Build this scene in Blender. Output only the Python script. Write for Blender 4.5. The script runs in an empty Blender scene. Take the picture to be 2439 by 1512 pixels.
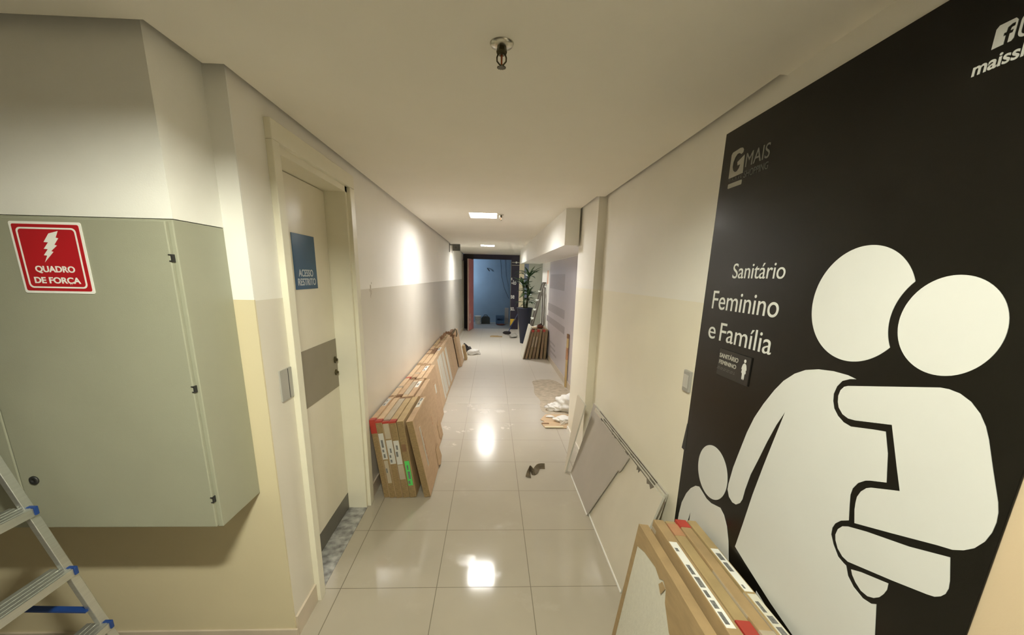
import bpy, bmesh, math, random
from mathutils import Matrix, Vector
from mathutils.geometry import tessellate_polygon
random.seed(7)
C = bpy.context.scene
COL = C.collection
PI = math.pi

# ------------------------------------------------------------------ camera
def rot_rows(yaw, pitch, roll):
    cy, sy, cp, sp = math.cos(yaw), math.sin(yaw), math.cos(pitch), math.sin(pitch)
    f = Vector((sy * cp, cy * cp, sp)); r = Vector((cy, -sy, 0)); u = r.cross(f)
    cr, sr = math.cos(roll), math.sin(roll)
    return cr * r + sr * u, cr * u - sr * r, f
cam_d = bpy.data.cameras.new('camera'); cam = bpy.data.objects.new('camera', cam_d); COL.objects.link(cam)
cam_d.sensor_fit = 'HORIZONTAL'; cam_d.sensor_width = 36.0
cam_d.lens = 36.0 * 965.809 / 2439
cam_d.shift_x = (1219.5 - 1207.683) / 2439; cam_d.shift_y = (897.192 - 756) / 2439
cam_d.clip_start = 0.02
r_, u_, f_ = rot_rows(0.0412778, -0.2429807, 0.0212869)
cam.matrix_world = Matrix(((r_.x, u_.x, -f_.x, 0), (r_.y, u_.y, -f_.y, 0), (r_.z, u_.z, -f_.z, 1.6083), (0, 0, 0, 1)))
C.camera = cam

# ------------------------------------------------------------------ world, exposure
w = bpy.data.worlds.new('world'); C.world = w; w.use_nodes = True
w.node_tree.nodes['Background'].inputs[0].default_value = (0.5, 0.5, 0.5, 1)
w.node_tree.nodes['Background'].inputs[1].default_value = 0.02
vs = C.view_settings
vs.view_transform = 'Standard'; vs.look = 'None'; vs.gamma = 1.0; vs.use_curve_mapping = False
vs.exposure = 0.42
C.cycles.max_bounces = 16; C.cycles.diffuse_bounces = 10; C.cycles.glossy_bounces = 5
LAMP_NEAR = ((1.0, 0.99, 0.81), 740.0)       # colour, strength of the recessed lamp over the lobby
LAMP_FAR = ((1.0, 0.975, 0.93), 90.0)        # the two surface panels along the corridor
LAMP_ROOM = ((0.75, 0.86, 1.0), 230.0)       # guessed unseen lamp added to light the boarded-off room

# ------------------------------------------------------------------ materials
MATS = {}
def mat(name, col, rough=0.6, metal=0.0, spec=0.5, var=0.06, scale=8.0, bump=0.0, bscale=60.0, emit=None, coat=0.0, stretch=None):
    if name in MATS: return MATS[name]
    m = bpy.data.materials.new(name); m.use_nodes = True; nt = m.node_tree; n = nt.nodes; l = nt.links
    b = n['Principled BSDF']
    b.inputs['Roughness'].default_value = rough; b.inputs['Metallic'].default_value = metal
    b.inputs['Specular IOR Level'].default_value = spec; b.inputs['Coat Weight'].default_value = coat
    tc = n.new('ShaderNodeTexCoord'); src = tc.outputs['Object']
    if stretch:
        mp = n.new('ShaderNodeMapping'); mp.inputs['Scale'].default_value = stretch
        l.new(src, mp.inputs['Vector']); src = mp.outputs['Vector']
    nz = n.new('ShaderNodeTexNoise'); nz.inputs['Scale'].default_value = scale; nz.inputs['Detail'].default_value = 4
    l.new(src, nz.inputs['Vector'])
    rp = n.new('ShaderNodeValToRGB')
    rp.color_ramp.elements[0].position = 0.3; rp.color_ramp.elements[1].position = 0.7
    rp.color_ramp.elements[0].color = (*[c * (1 - var) for c in col], 1)
    rp.color_ramp.elements[1].color = (*[min(1, c * (1 + var)) for c in col], 1)
    l.new(nz.outputs['Fac'], rp.inputs['Fac']); l.new(rp.outputs['Color'], b.inputs['Base Color'])
    if bump:
        n2 = n.new('ShaderNodeTexNoise'); n2.inputs['Scale'].default_value = bscale; n2.inputs['Detail'].default_value = 3
        bp = n.new('ShaderNodeBump'); bp.inputs['Strength'].default_value = bump; bp.inputs['Distance'].default_value = 0.002
        l.new(src, n2.inputs['Vector']); l.new(n2.outputs['Fac'], bp.inputs['Height']); l.new(bp.outputs['Normal'], b.inputs['Normal'])
    if emit:
        b.inputs['Emission Color'].default_value = (*emit[0], 1); b.inputs['Emission Strength'].default_value = emit[1]
    MATS[name] = m
    return m

def wall_paint(name, up, lo, zsplit, r_up, r_lo):
    """two painted bands: matt above, enamel below a horizontal line"""
    m = mat(name, up, rough=r_up, spec=.3, var=0.02, scale=3, bump=0.12, bscale=220)
    nt = m.node_tree; n = nt.nodes; l = nt.links; b = n['Principled BSDF']
    base = b.inputs['Base Color'].links[0].from_socket
    g = n.new('ShaderNodeNewGeometry'); sp = n.new('ShaderNodeSeparateXYZ'); l.new(g.outputs['Position'], sp.inputs[0])
    gt = n.new('ShaderNodeMath'); gt.operation = 'LESS_THAN'; gt.inputs[1].default_value = zsplit; l.new(sp.outputs['Z'], gt.inputs[0])
    nz = n.new('ShaderNodeTexNoise'); nz.inputs['Scale'].default_value = 2.5
    tc = n.new('ShaderNodeTexCoord'); l.new(tc.outputs['Object'], nz.inputs['Vector'])
    rp = n.new('ShaderNodeValToRGB'); rp.color_ramp.elements[0].position = .3; rp.color_ramp.elements[1].position = .7
    rp.color_ramp.elements[0].color = (*[c * .97 for c in lo], 1); rp.color_ramp.elements[1].color = (*[c * 1.02 for c in lo], 1)
    l.new(nz.outputs['Fac'], rp.inputs['Fac'])
    mx = n.new('ShaderNodeMix'); mx.data_type = 'RGBA'
    l.new(gt.outputs[0], mx.inputs['Factor']); l.new(base, mx.inputs[6]); l.new(rp.outputs['Color'], mx.inputs[7])
    l.new(mx.outputs[2], b.inputs['Base Color'])
    mr = n.new('ShaderNodeMapRange'); mr.inputs['To Min'].default_value = r_up; mr.inputs['To Max'].default_value = r_lo
    l.new(gt.outputs[0], mr.inputs['Value']); l.new(mr.outputs[0], b.inputs['Roughness'])
    return m

def floor_material():
    m = mat('porcelain_floor', (0.39, 0.35, 0.282), rough=0.1, spec=0.5, var=0.045, scale=2.2)
    nt = m.node_tree; n = nt.nodes; l = nt.links; b = n['Principled BSDF']
    base = b.inputs['Base Color'].links[0].from_socket
    g = n.new('ShaderNodeNewGeometry'); sp = n.new('ShaderNodeSeparateXYZ'); l.new(g.outputs['Position'], sp.inputs[0])
    def line(sock, off):
        a = n.new('ShaderNodeMath'); a.operation = 'ADD'; a.inputs[1].default_value = off + 50; l.new(sock, a.inputs[0])
        d = n.new('ShaderNodeMath'); d.operation = 'DIVIDE'; d.inputs[1].default_value = 0.5; l.new(a.outputs[0], d.inputs[0])
        f = n.new('ShaderNodeMath'); f.operation = 'FRACT'; l.new(d.outputs[0], f.inputs[0])
        s = n.new('ShaderNodeMath'); s.operation = 'SUBTRACT'; s.inputs[1].default_value = 0.5; l.new(f.outputs[0], s.inputs[0])
        ab = n.new('ShaderNodeMath'); ab.operation = 'ABSOLUTE'; l.new(s.outputs[0], ab.inputs[0])
        gt = n.new('ShaderNodeMath'); gt.operation = 'GREATER_THAN'; gt.inputs[1].default_value = 0.4960; l.new(ab.outputs[0], gt.inputs[0])
        return gt.outputs[0]
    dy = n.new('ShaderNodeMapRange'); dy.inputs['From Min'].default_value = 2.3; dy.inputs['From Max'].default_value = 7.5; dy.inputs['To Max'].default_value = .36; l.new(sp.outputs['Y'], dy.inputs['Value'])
    lx = line(sp.outputs['X'], 0.2744); ly = line(sp.outputs['Y'], -1.8283)
    mxm = n.new('ShaderNodeMath'); mxm.operation = 'MAXIMUM'; l.new(lx, mxm.inputs[0]); l.new(ly, mxm.inputs[1])
    # scuffs and building dust
    tc = n.new('ShaderNodeTexCoord')
    d1 = n.new('ShaderNodeTexNoise'); d1.inputs['Scale'].default_value = 3.3; d1.inputs['Detail'].default_value = 7; d1.inputs['Roughness'].default_value = .65
    l.new(tc.outputs['Object'], d1.inputs['Vector'])
    dr = n.new('ShaderNodeValToRGB'); dr.color_ramp.elements[0].position = .58; dr.color_ramp.elements[1].position = .8
    dr.color_ramp.elements[0].color = (0, 0, 0, 1); dr.color_ramp.elements[1].color = (.55, .55, .55, 1); l.new(d1.outputs['Fac'], dr.inputs['Fac'])
    mx0 = n.new('ShaderNodeMix'); mx0.data_type = 'RGBA'; l.new(dr.outputs['Color'], mx0.inputs['Factor']); l.new(base, mx0.inputs[6]); mx0.inputs[7].default_value = (.50, .45, .38, 1)
    mx = n.new('ShaderNodeMix'); mx.data_type = 'RGBA'
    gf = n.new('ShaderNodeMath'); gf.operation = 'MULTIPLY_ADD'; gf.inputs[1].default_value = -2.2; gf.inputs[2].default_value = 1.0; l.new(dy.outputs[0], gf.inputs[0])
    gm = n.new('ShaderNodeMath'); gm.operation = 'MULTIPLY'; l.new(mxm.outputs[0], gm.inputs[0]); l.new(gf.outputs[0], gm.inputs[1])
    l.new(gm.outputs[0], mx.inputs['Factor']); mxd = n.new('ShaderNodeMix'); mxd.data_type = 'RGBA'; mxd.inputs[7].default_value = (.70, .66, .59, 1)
    gd = n.new('ShaderNodeMath'); gd.operation = 'MULTIPLY'; gd.inputs[1].default_value = 2.3; gd.use_clamp = True; l.new(dy.outputs[0], gd.inputs[0])  # lightens far tiles: dust tone plus brighter light painted into the colour
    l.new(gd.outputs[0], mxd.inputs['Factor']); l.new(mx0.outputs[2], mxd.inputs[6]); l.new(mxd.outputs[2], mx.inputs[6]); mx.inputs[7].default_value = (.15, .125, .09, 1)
    l.new(mx.outputs[2], b.inputs['Base Color'])
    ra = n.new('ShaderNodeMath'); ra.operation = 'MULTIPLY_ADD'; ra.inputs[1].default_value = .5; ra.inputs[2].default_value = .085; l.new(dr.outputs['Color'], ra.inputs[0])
    # roughness of plaster dust trodden over the tiles towards the building work at the far end
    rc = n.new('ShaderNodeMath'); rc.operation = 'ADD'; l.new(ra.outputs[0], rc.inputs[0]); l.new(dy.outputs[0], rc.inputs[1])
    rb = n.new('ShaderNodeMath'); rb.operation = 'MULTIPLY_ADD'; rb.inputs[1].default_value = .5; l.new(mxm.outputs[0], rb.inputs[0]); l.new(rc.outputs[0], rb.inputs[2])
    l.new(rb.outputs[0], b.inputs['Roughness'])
    return m

PAINT = wall_paint('two_tone_wall_paint', (0.82, 0.80, 0.74), (0.80, 0.755, 0.625), 1.515, 0.5, 0.28)
PAINT_CREAM = wall_paint('two_tone_cream_wall_paint', (0.82, 0.815, 0.78), (0.66, 0.585, 0.40), 1.505, 0.5, 0.30)
DARKW = mat('dark_lobby_wall', (.22, .21, .19), rough=.6)
PAINT_PALE = wall_paint('two_tone_pale_wall_paint', (0.82, 0.80, 0.75), (0.71, 0.67, 0.585), 1.502, 0.62, 0.26)
WHITE = mat('white_paint', (0.82, 0.815, 0.775), rough=.45, var=.02, bump=.1, bscale=200)
CEIL = mat('ceiling_paint', (0.82, 0.79, 0.71), rough=.8, var=.02, scale=2)
PLENUM = mat('dark_plenum', (0.10, 0.09, 0.07), rough=.9)
FLOOR = floor_material()
TILE = mat('tile_skirting', (0.58, 0.50, 0.40), rough=.3)
DOORW = mat('door_enamel', (0.74, 0.70, 0.58), rough=.30, var=.02, spec=.5)
FRAMEW = mat('door_frame_enamel', (0.76, 0.73, 0.60), rough=.38, var=.02)
GREYP = mat('grey_laminate_plate', (0.25, 0.22, 0.16), rough=.4, var=.04)
GRANITE = mat('grey_granite', (0.30, 0.30, 0.29), rough=.35, var=.55, scale=22)
CABG = mat('cabinet_grey_green', (0.325, 0.33, 0.25), rough=.45, var=.02, bump=.12, bscale=300)
BLACKP = mat('black_plastic', (0.02, 0.02, 0.02), rough=.5)
RED = mat('sign_red', (0.42, 0.012, 0.018), rough=.4, var=.03)
VINYLW = mat('white_vinyl', (0.84, 0.84, 0.80), rough=.45, var=.01)
VINYLG = mat('dull_white_vinyl', (0.40, 0.39, 0.34), rough=.5, var=.02)
BLUE = mat('sign_blue', (0.012, 0.080, 0.175), rough=.30, var=.03)
SILVERT = mat('silver_lettering', (0.50, 0.54, 0.58), rough=.4)
PICTO = mat('white_pictogram_vinyl', (0.62, 0.625, 0.60), rough=.45, var=.01)
PANELB = mat('black_panel_film', (0.0075, 0.0066, 0.0048), rough=.26, spec=.24, var=.1, bump=.05, bscale=400)
CARD = mat('brown_cardboard', (0.50, 0.345, 0.21), rough=.75, var=.08, scale=6, stretch=(2, 2, 9), bump=.15, bscale=90)
CARD2 = mat('olive_cardboard', (0.47, 0.345, 0.18), rough=.75, var=.08, scale=5, stretch=(2, 2, 9), bump=.15, bscale=90)
CARD3 = mat('tan_cardboard', (0.57, 0.415, 0.26), rough=.75, var=.08, scale=5, stretch=(2, 2, 9), bump=.15, bscale=90)
PAPER = mat('label_paper', (0.56, 0.55, 0.51), rough=.7, var=.05)  # label white darkened for the shade on the near stack
CARDE = mat('shaded_carton_end', (0.27, 0.185, 0.085), rough=.8, var=.25, scale=14, stretch=(3, 3, 14))  # cardboard darkened to paint shade on the near carton ends
CARDR = mat('brown_carton_board', (0.36, 0.25, 0.125), rough=.75, var=.1, scale=6, stretch=(2, 2, 9), bump=.15, bscale=90)
CARDR2 = mat('olive_carton_board', (0.38, 0.28, 0.135), rough=.75, var=.1, scale=5, stretch=(2, 2, 9), bump=.15, bscale=90)
CARDF = mat('shaded_brown_cardboard', (0.24, 0.165, 0.095), rough=.8, var=.14, scale=6, stretch=(2, 2, 9))  # cardboard darkened to paint the unlit look of the far right cartons
CARDF2 = mat('shaded_olive_cardboard', (0.25, 0.185, 0.10), rough=.8, var=.14, scale=6, stretch=(2, 2, 9))  # olive board with the same shade painted in
CARDD = mat('dark_cardboard', (0.20, 0.11, 0.055), rough=.8, var=.12)
TAPE = mat('clear_packing_tape', (0.46, 0.39, 0.29), rough=.25, var=.06)
REDT = mat('red_tape', (0.40, 0.045, 0.03), rough=.45, var=.15)
REDINK = mat('red_ink', (0.40, 0.21, 0.11), rough=.7, var=.2)
GREENL = mat('green_label', (0.10, 0.62, 0.13), rough=.55)
GINK = mat('faded_label_print', (0.16, 0.16, 0.155), rough=.7, var=.4, scale=120)
INK = mat('black_ink', (0.03, 0.03, 0.03), rough=.6)
TILEW = mat('white_textured_tile', (0.66, 0.64, 0.55), rough=.4, var=.04, scale=60, bump=.35, bscale=130)
GYP = mat('plasterboard_face', (0.60, 0.55, 0.45), rough=.8, var=.035, scale=4)
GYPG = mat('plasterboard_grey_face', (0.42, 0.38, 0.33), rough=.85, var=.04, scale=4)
GYPE = mat('plasterboard_edge', (0.52, 0.50, 0.43), rough=.8, var=.05)
GYPD = mat('torn_dark_paper', (0.15, 0.13, 0.10), rough=.9, var=.3)
ALU = mat('brushed_aluminium', (0.62, 0.63, 0.60), rough=.32, metal=.85, var=.05, stretch=(1, 1, 30))
ALUD = mat('dull_aluminium', (0.25, 0.24, 0.215), rough=.4, metal=.75, var=.08)
BLUEP = mat('blue_plastic', (0.012, 0.05, 0.22), rough=.4)
BRASS = mat('dark_brass', (0.10, 0.085, 0.045), rough=.35, metal=.9)
CHROME = mat('dull_chrome', (0.55, 0.53, 0.46), rough=.25, metal=.9)
BULB = mat('red_glass_bulb', (0.30, 0.06, 0.01), rough=.15)
LAMPF = mat('lamp_frame_white', (0.85, 0.84, 0.80), rough=.5)
EM_FAR = mat('lit_diffuser', (0.9, 0.9, 0.9), rough=.5, emit=LAMP_FAR)
EM_SIDE = mat('added_side_diffuser', (0.9, 0.9, 0.9), rough=.5, emit=((1.0, .98, .93), 22.0))  # glow of the added, unseen passage lamp
EM_NEAR = mat('lit_warm_diffuser', (0.9, 0.9, 0.85), rough=.5, emit=LAMP_NEAR)
EM_ROOM = mat('lit_added_room_lamp', (0.9, 0.9, 0.9), rough=.5, emit=LAMP_ROOM)
LILAC = mat('lilac_vinyl', (0.54, 0.50, 0.53), rough=.30, var=.03, scale=2)
LILACG = mat('grey_vinyl_print', (0.37, 0.34, 0.36), rough=.35, var=.06, scale=20)
HOARD = mat('dark_purple_hoarding', (0.022, 0.017, 0.04), rough=.45, var=.1)
HOARDK = mat('black_hoarding', (0.012, 0.008, 0.008), rough=.5, var=.1)
PINK = mat('pink_leaf', (0.55, 0.19, 0.17), rough=.5, var=.12, scale=4)
PINKE = mat('leaf_edge', (0.52, 0.36, 0.30), rough=.6)
ROOMB = mat('blue_board_wall', (0.23, 0.32, 0.40), rough=.7, var=.06, scale=2)
ROOMF = mat('dusty_floor', (0.40, 0.38, 0.34), rough=.6, var=.1)
ORANGE = mat('orange_print', (0.75, 0.30, 0.03), rough=.5, var=.1)
YELLOW = mat('yellow_print', (0.80, 0.52, 0.05), rough=.5, var=.1)
NAVY = mat('navy_glazed_pot', (0.006, 0.009, 0.03), rough=.5, var=.1)
SOIL = mat('dark_soil', (0.03, 0.02, 0.012), rough=.95, var=.3, scale=40)
LEAF = mat('dark_green_leaf', (0.035, 0.075, 0.025), rough=.4, var=.35, scale=5)
STEM = mat('plant_stem', (0.06, 0.065, 0.03), rough=.7, var=.2)
GREENW = mat('pale_green_wall', (0.50, 0.52, 0.44), rough=.6, var=.03)
CREAMW = mat('cream_panel', (0.80, 0.72, 0.52), rough=.5, var=.03)
BLUEW = mat('slate_blue_panel', (0.20, 0.24, 0.34), rough=.5, var=.04)
PLAST = mat('white_plastic_bag', (0.82, 0.81, 0.78), rough=.4, var=.04, bump=.4, bscale=40)
PLASTG = mat('grey_plastic_bag', (0.40, 0.38, 0.34), rough=.5, var=.08, bump=.4, bscale=40)
RAG = mat('brown_strap', (0.13, 0.10, 0.06), rough=.7, var=.2, scale=30)
DARKC = mat('dark_cloth', (0.035, 0.03, 0.03), rough=.9, var=.2)
REDBR = mat('red_brown_plastic', (0.16, 0.04, 0.02), rough=.5, var=.2)
WOODY = mat('yellow_wood', (0.52, 0.38, 0.17), rough=.6, var=.12, stretch=(30, 30, 2))
BUCKET = mat('bucket_plastic', (0.66, 0.62, 0.54), rough=.5, var=.06)
SWITCHG = mat('grey_blank_plate', (0.36, 0.35, 0.32), rough=.4, var=.03)
EXITG = mat('grey_sign_casing', (0.16, 0.16, 0.14), rough=.5, var=.05)
DUST = mat('brown_dust', (0.47, 0.405, 0.31), rough=.95, var=.2, scale=14)

# ------------------------------------------------------------------ mesh helpers
class MB:
    def __init__(self): self.bm = bmesh.new(); self.mats = []
    def mi(self, m):
        if m not in self.mats: self.mats.append(m)
        return self.mats.index(m)
    def _mark(self, before, m):
        if m is not None:
            i = self.mi(m)
            for f in self.bm.faces:
                if f not in before: f.material_index = i
    def box(self, x0, x1, y0, y1, z0, z1, m=None, bev=0.0, M=None):
        before = set(self.bm.faces) if m is not None else ()
        r = bmesh.ops.create_cube(self.bm, size=1.0)
        vv = r['verts']
        bmesh.ops.scale(self.bm, vec=(x1 - x0, y1 - y0, z1 - z0), verts=vv)
        bmesh.ops.translate(self.bm, vec=((x0 + x1) / 2, (y0 + y1) / 2, (z0 + z1) / 2), verts=vv)
        if bev:
            es = list({e for v in vv for e in v.link_edges})
            rb = bmesh.ops.bevel(self.bm, geom=es, offset=bev, segments=2, affect='EDGES', profile=.5)
            vv = list({v for f in rb['faces'] for v in f.verts} | {v for v in vv if v.is_valid})
        if M is not None: bmesh.ops.transform(self.bm, matrix=M, verts=[v for v in vv if v.is_valid])
        self._mark(before, m); return self
    def bar(self, a, b, w, h, m=None, up=(0, 0, 1), bev=0.0):
        a = Vector(a); b = Vector(b); d = b - a; L = d.length; z = d.normalized(); u = Vector(up)
        if abs(z.dot(u)) > .98: u = Vector((1, 0, 0))
        x = u.cross(z).normalized(); y = z.cross(x)
        M = Matrix(((x.x, y.x, z.x, a.x), (x.y, y.y, z.y, a.y), (x.z, y.z, z.z, a.z), (0, 0, 0, 1)))
        return self.box(-w / 2, w / 2, -h / 2, h / 2, 0, L, m, bev, M)
    def tube(self, pts, r, m=None, seg=10, cap=True):
        before = set(self.bm.faces) if m is not None else ()
        pts = [Vector(p) for p in pts]; rs = r if isinstance(r, (list, tuple)) else [r] * len(pts)
        rings = []; prev = None
        for i, p in enumerate(pts):
            t = (pts[min(i + 1, len(pts) - 1)] - pts[max(i - 1, 0)]).normalized()
            u = prev if prev is not None else (Vector((0, 0, 1)) if abs(t.z) < .9 else Vector((1, 0, 0)))
            x = (u - t * u.dot(t)).normalized(); y = t.cross(x); prev = x
            rings.append([self.bm.verts.new(p + rs[i] * (math.cos(2 * PI * k / seg) * x + math.sin(2 * PI * k / seg) * y)) for k in range(seg)])
        for a, b in zip(rings, rings[1:]):
            for k in range(seg): self.bm.faces.new((a[k], a[(k + 1) % seg], b[(k + 1) % seg], b[k]))
        if cap:
            self.bm.faces.new(rings[0][::-1]); self.bm.faces.new(rings[-1])
        self._mark(before, m); return self
    def lathe(self, prof, c=(0, 0, 0), m=None, seg=32):
        before = set(self.bm.faces) if m is not None else ()
        rings = []
        for (r, z) in prof:
            rings.append([self.bm.verts.new((c[0] + r * math.cos(2 * PI * k / seg), c[1] + r * math.sin(2 * PI * k / seg), c[2] + z)) for k in range(seg)])
        for a, b in zip(rings, rings[1:]):
            for k in range(seg): self.bm.faces.new((a[k], a[(k + 1) % seg], b[(k + 1) % seg], b[k]))
        self.bm.faces.new(rings[0][::-1]); self.bm.faces.new(rings[-1])
        self._mark(before, m); return self
    def prism(self, poly, fn, d0, d1, m=None):
        """polygon in plane coordinates (u, v), extruded from depth d0 to d1 through fn(u, v, w)"""
        before = set(self.bm.faces) if m is not None else ()
        a = [self.bm.verts.new(fn(u, v, d0)) for u, v in poly]; b = [self.bm.verts.new(fn(u, v, d1)) for u, v in poly]
        n = len(poly); fs = []
        for i, j, k in tessellate_polygon([[Vector((u, v, 0)) for u, v in poly]]):
            fs.append(self.bm.faces.new((a[k], a[j], a[i]))); fs.append(self.bm.faces.new((b[i], b[j], b[k])))
        for k in range(n): fs.append(self.bm.faces.new((a[k], a[(k + 1) % n], b[(k + 1) % n], b[k])))
        bmesh.ops.recalc_face_normals(self.bm, faces=fs)
        self._mark(before, m); return self
    def text(self, s, fn, u0, u1, v0, cap, d0=0.0, d1=0.0008, bold=0.0, m=None):
        """lettering: baseline v0, cap height, spanning u0..u1"""
        before = set(self.bm.faces) if m is not None else ()
        cu = bpy.data.curves.new('lettering', 'FONT'); cu.body = s; cu.size = 1; cu.offset = bold; cu.extrude = 0.5
        o = bpy.data.objects.new('lettering', cu); COL.objects.link(o)
        dg = bpy.context.evaluated_depsgraph_get(); dg.update()
        me = bpy.data.meshes.new_from_object(o.evaluated_get(dg))
        bpy.data.objects.remove(o); bpy.data.curves.remove(cu)
        xs = [v.co.x for v in me.vertices]; a, b = min(xs), max(xs)
        vm = []
        for v in me.vertices:
            vm.append(self.bm.verts.new(fn(u0 + (v.co.x - a) / (b - a) * (u1 - u0), v0 + v.co.y / CAPH * cap, d0 if v.co.z < 0 else d1)))
        for p in me.polygons:
            try: self.bm.faces.new([vm[i] for i in p.vertices])
            except ValueError: pass
        bpy.data.meshes.remove(me)
        self._mark(before, m); return self
    def obj(self, name, m=None, parent=None, smooth=False, loc=None, rot=None):
        me = bpy.data.meshes.new(name)
        self.bm.to_mesh(me); self.bm.free()
        if self.mats:
            for q in self.mats: me.materials.append(q)
        else: me.materials.append(m)
        if smooth:
            for p in me.polygons: p.use_smooth = True
        o = bpy.data.objects.new(name, me); COL.objects.link(o)
        if parent is not None: o.parent = parent
        if loc: o.location = loc
        if rot: o.rotation_euler = rot
        return o

def _caph():
    cu = bpy.data.curves.new('lettering', 'FONT'); cu.body = 'H'; cu.size = 1
    o = bpy.data.objects.new('lettering', cu); COL.objects.link(o)
    dg = bpy.context.evaluated_depsgraph_get(); dg.update()
    me = bpy.data.meshes.new_from_object(o.evaluated_get(dg)); h = max(v.co.y for v in me.vertices)
    bpy.data.objects.remove(o); bpy.data.curves.remove(cu); bpy.data.meshes.remove(me)
    return h
CAPH = _caph()

def tag(o, label, cat, group=None):
    o['label'] = label; o['category'] = cat
    if group: o['group'] = group
    return o
def thing(name, loc, label, cat, group=None, rot=(0, 0, 0)):
    o = bpy.data.objects.new(name, None); COL.objects.link(o); o.empty_display_size = .05
    o.location = loc; o.rotation_euler = rot
    return tag(o, label, cat, group)
def struct(o): o['kind'] = 'structure'; return o
def front(y): return lambda u, v, w: (u, y - w, v)          # plane facing the camera end
def east(x): return lambda u, v, w: (x + w, u, v)           # on the left wall, u runs along +Y
def west(x): return lambda u, v, w: (x - w, u, v)           # on the right wall, u is world Y (lettering runs along -Y)
def rrect(u0, u1, v0, v1, r, n=5):
    out = []
    for cx, cy, a in ((u1 - r, v1 - r, 0), (u0 + r, v1 - r, PI / 2), (u0 + r, v0 + r, PI), (u1 - r, v0 + r, 3 * PI / 2)):
        out += [(cx + r * math.cos(a + PI / 2 * k / n), cy + r * math.sin(a + PI / 2 * k / n)) for k in range(n + 1)]
    return out
def smooth_poly(p, n=1):
    for _ in range(n):
        q = []
        for a, b in zip(p, p[1:] + p[:1]):
            q.append((.75 * a[0] + .25 * b[0], .75 * a[1] + .25 * b[1])); q.append((.25 * a[0] + .75 * b[0], .25 * a[1] + .75 * b[1]))
        p = q
    return p
def circle(c, r, n=64): return [(c[0] + r * math.cos(2 * PI * k / n), c[1] + r * math.sin(2 * PI * k / n)) for k in range(n)]

# ------------------------------------------------------------------ setting
H = 2.23
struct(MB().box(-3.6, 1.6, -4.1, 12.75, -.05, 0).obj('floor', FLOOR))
struct(MB().box(-1.6, 1.6, 12.75, 14.7, -.05, 0).obj('floor_room', ROOMF))
cb = MB()
LX0, LX1, LY0, LY1 = -.30, .06, .06, .42                       # opening of the recessed lamp
cb.box(-3.5, LX0, -4.0, 1.268, H, H + .02).box(LX1, .915, -4.0, 1.268, H, H + .02)
cb.box(LX0, LX1, -4.0, LY0, H, H + .02).box(LX0, LX1, LY1, 1.268, H, H + .02)
cb.box(-.905, .915, 1.268, 1.41, H, H + .02).box(-.905, .882, 1.41, 1.488, H, H + .02)
cb.box(-.84, .882, 1.488, 3.40, H, H + .02).box(-.84, -.247, 3.40, 12.75, H, H + .02).box(.051, .815, 3.40, 12.75, H, H + .02).box(-.247, .051, 3.40, 4.413, H, H + .02).box(-.247, .051, 4.787, 8.853, H, H + .02).box(-.247, .051, 9.227, 12.75, H, H + .02).box(.815, 1.6, 10.15, 12.75, H, H + .02).box(1.15, 1.6, 9.4, 10.15, H, H + .02)
struct(cb.obj('ceiling', CEIL))
struct(MB().box(-3.6, 1.6, -4.1, 14.7, 2.42, 2.46).obj('ceiling_slab', PLENUM))
# left wall with the door opening
lw = MB()
lw.box(-1.07, -.867, 1.5452, 1.80, 0, 2.42).box(-1.07, -.867, 2.62, 12.75, 0, 2.42).box(-1.07, -.867, 1.80, 2.62, 2.10, 2.42)
struct(lw.obj('wall_left', PAINT_PALE))
st_ = MB()
for cy_, cz_, r_s in ((3.0, 1.515, .018), (2.985, 1.49, .013), (3.01, 1.475, .02), (2.998, 1.45, .012), (3.03, 1.54, .008)):
    st_.prism([(cy_ + r_s * random.uniform(.6, 1.2) * math.cos(k * .7), cz_ + r_s * random.uniform(.6, 1.3) * math.sin(k * .7)) for k in range(9)], east(-.867), 0, .0006)
st_o = struct(st_.obj('wall_left_paint_stain', mat('paint_stain', (.42, .38, .31), rough=.8, var=.3, scale=60)))
struct(MB().box(-3.5, -.867, 1.537, 1.545, 0, 2.42).obj('wall_front', PAINT_CREAM))
struct(MB().box(-3.5, -.94, 1.305, 1.537, 1.752, 2.42).obj('wall_front_bulkhead', WHITE))
struct(MB().box(-3.6, -3.5, -4.0, 1.7, 0, 2.42).obj('wall_lobby_left', DARKW))
struct(MB().box(-3.6, 1.1, -4.1, -4.0, 0, 2.42).obj('wall_lobby_rear', DARKW))
struct(MB().box(.905, 1.15, .60, 3.41, 0, 2.42).obj('wall_right', PAINT)); struct(MB().box(.905, 1.15, -4.0, .60, 0, 2.42).obj('wall_right_lobby', wall_paint('two_tone_peach_wall_paint', (0.82, 0.80, 0.74), (0.58, 0.46, 0.31), 1.505, 0.5, 0.4)))
struct(MB().box(.838, 1.25, 3.41, 4.10, 0, 2.42).obj('wall_right_pillar', PAINT))
struct(MB().box(1.15, 1.25, 4.10, 9.5, 0, 2.42).obj('wall_right_recess', WHITE))
struct(MB().box(1.60, 1.70, 9.5, 12.75, 0, 2.42).box(1.25, 1.70, 9.4, 9.5, 0, 2.42).obj('wall_right_far', GREENW))
fl = lambda u, v, w: (u, v, w)
struct(MB().prism([(.683, 4.0), (.818, 4.0), (.818, 4.105), (1.15, 4.105), (1.15, 10.15), (.683, 10.15)], fl, 1.905, H + .012).obj('trim_1', WHITE))
# end wall beyond the corridor, beside the hoarding
struct(MB().box(.985, 1.60, 12.75, 12.85, 0, 2.42).obj('wall_back', GREENW))
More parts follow.
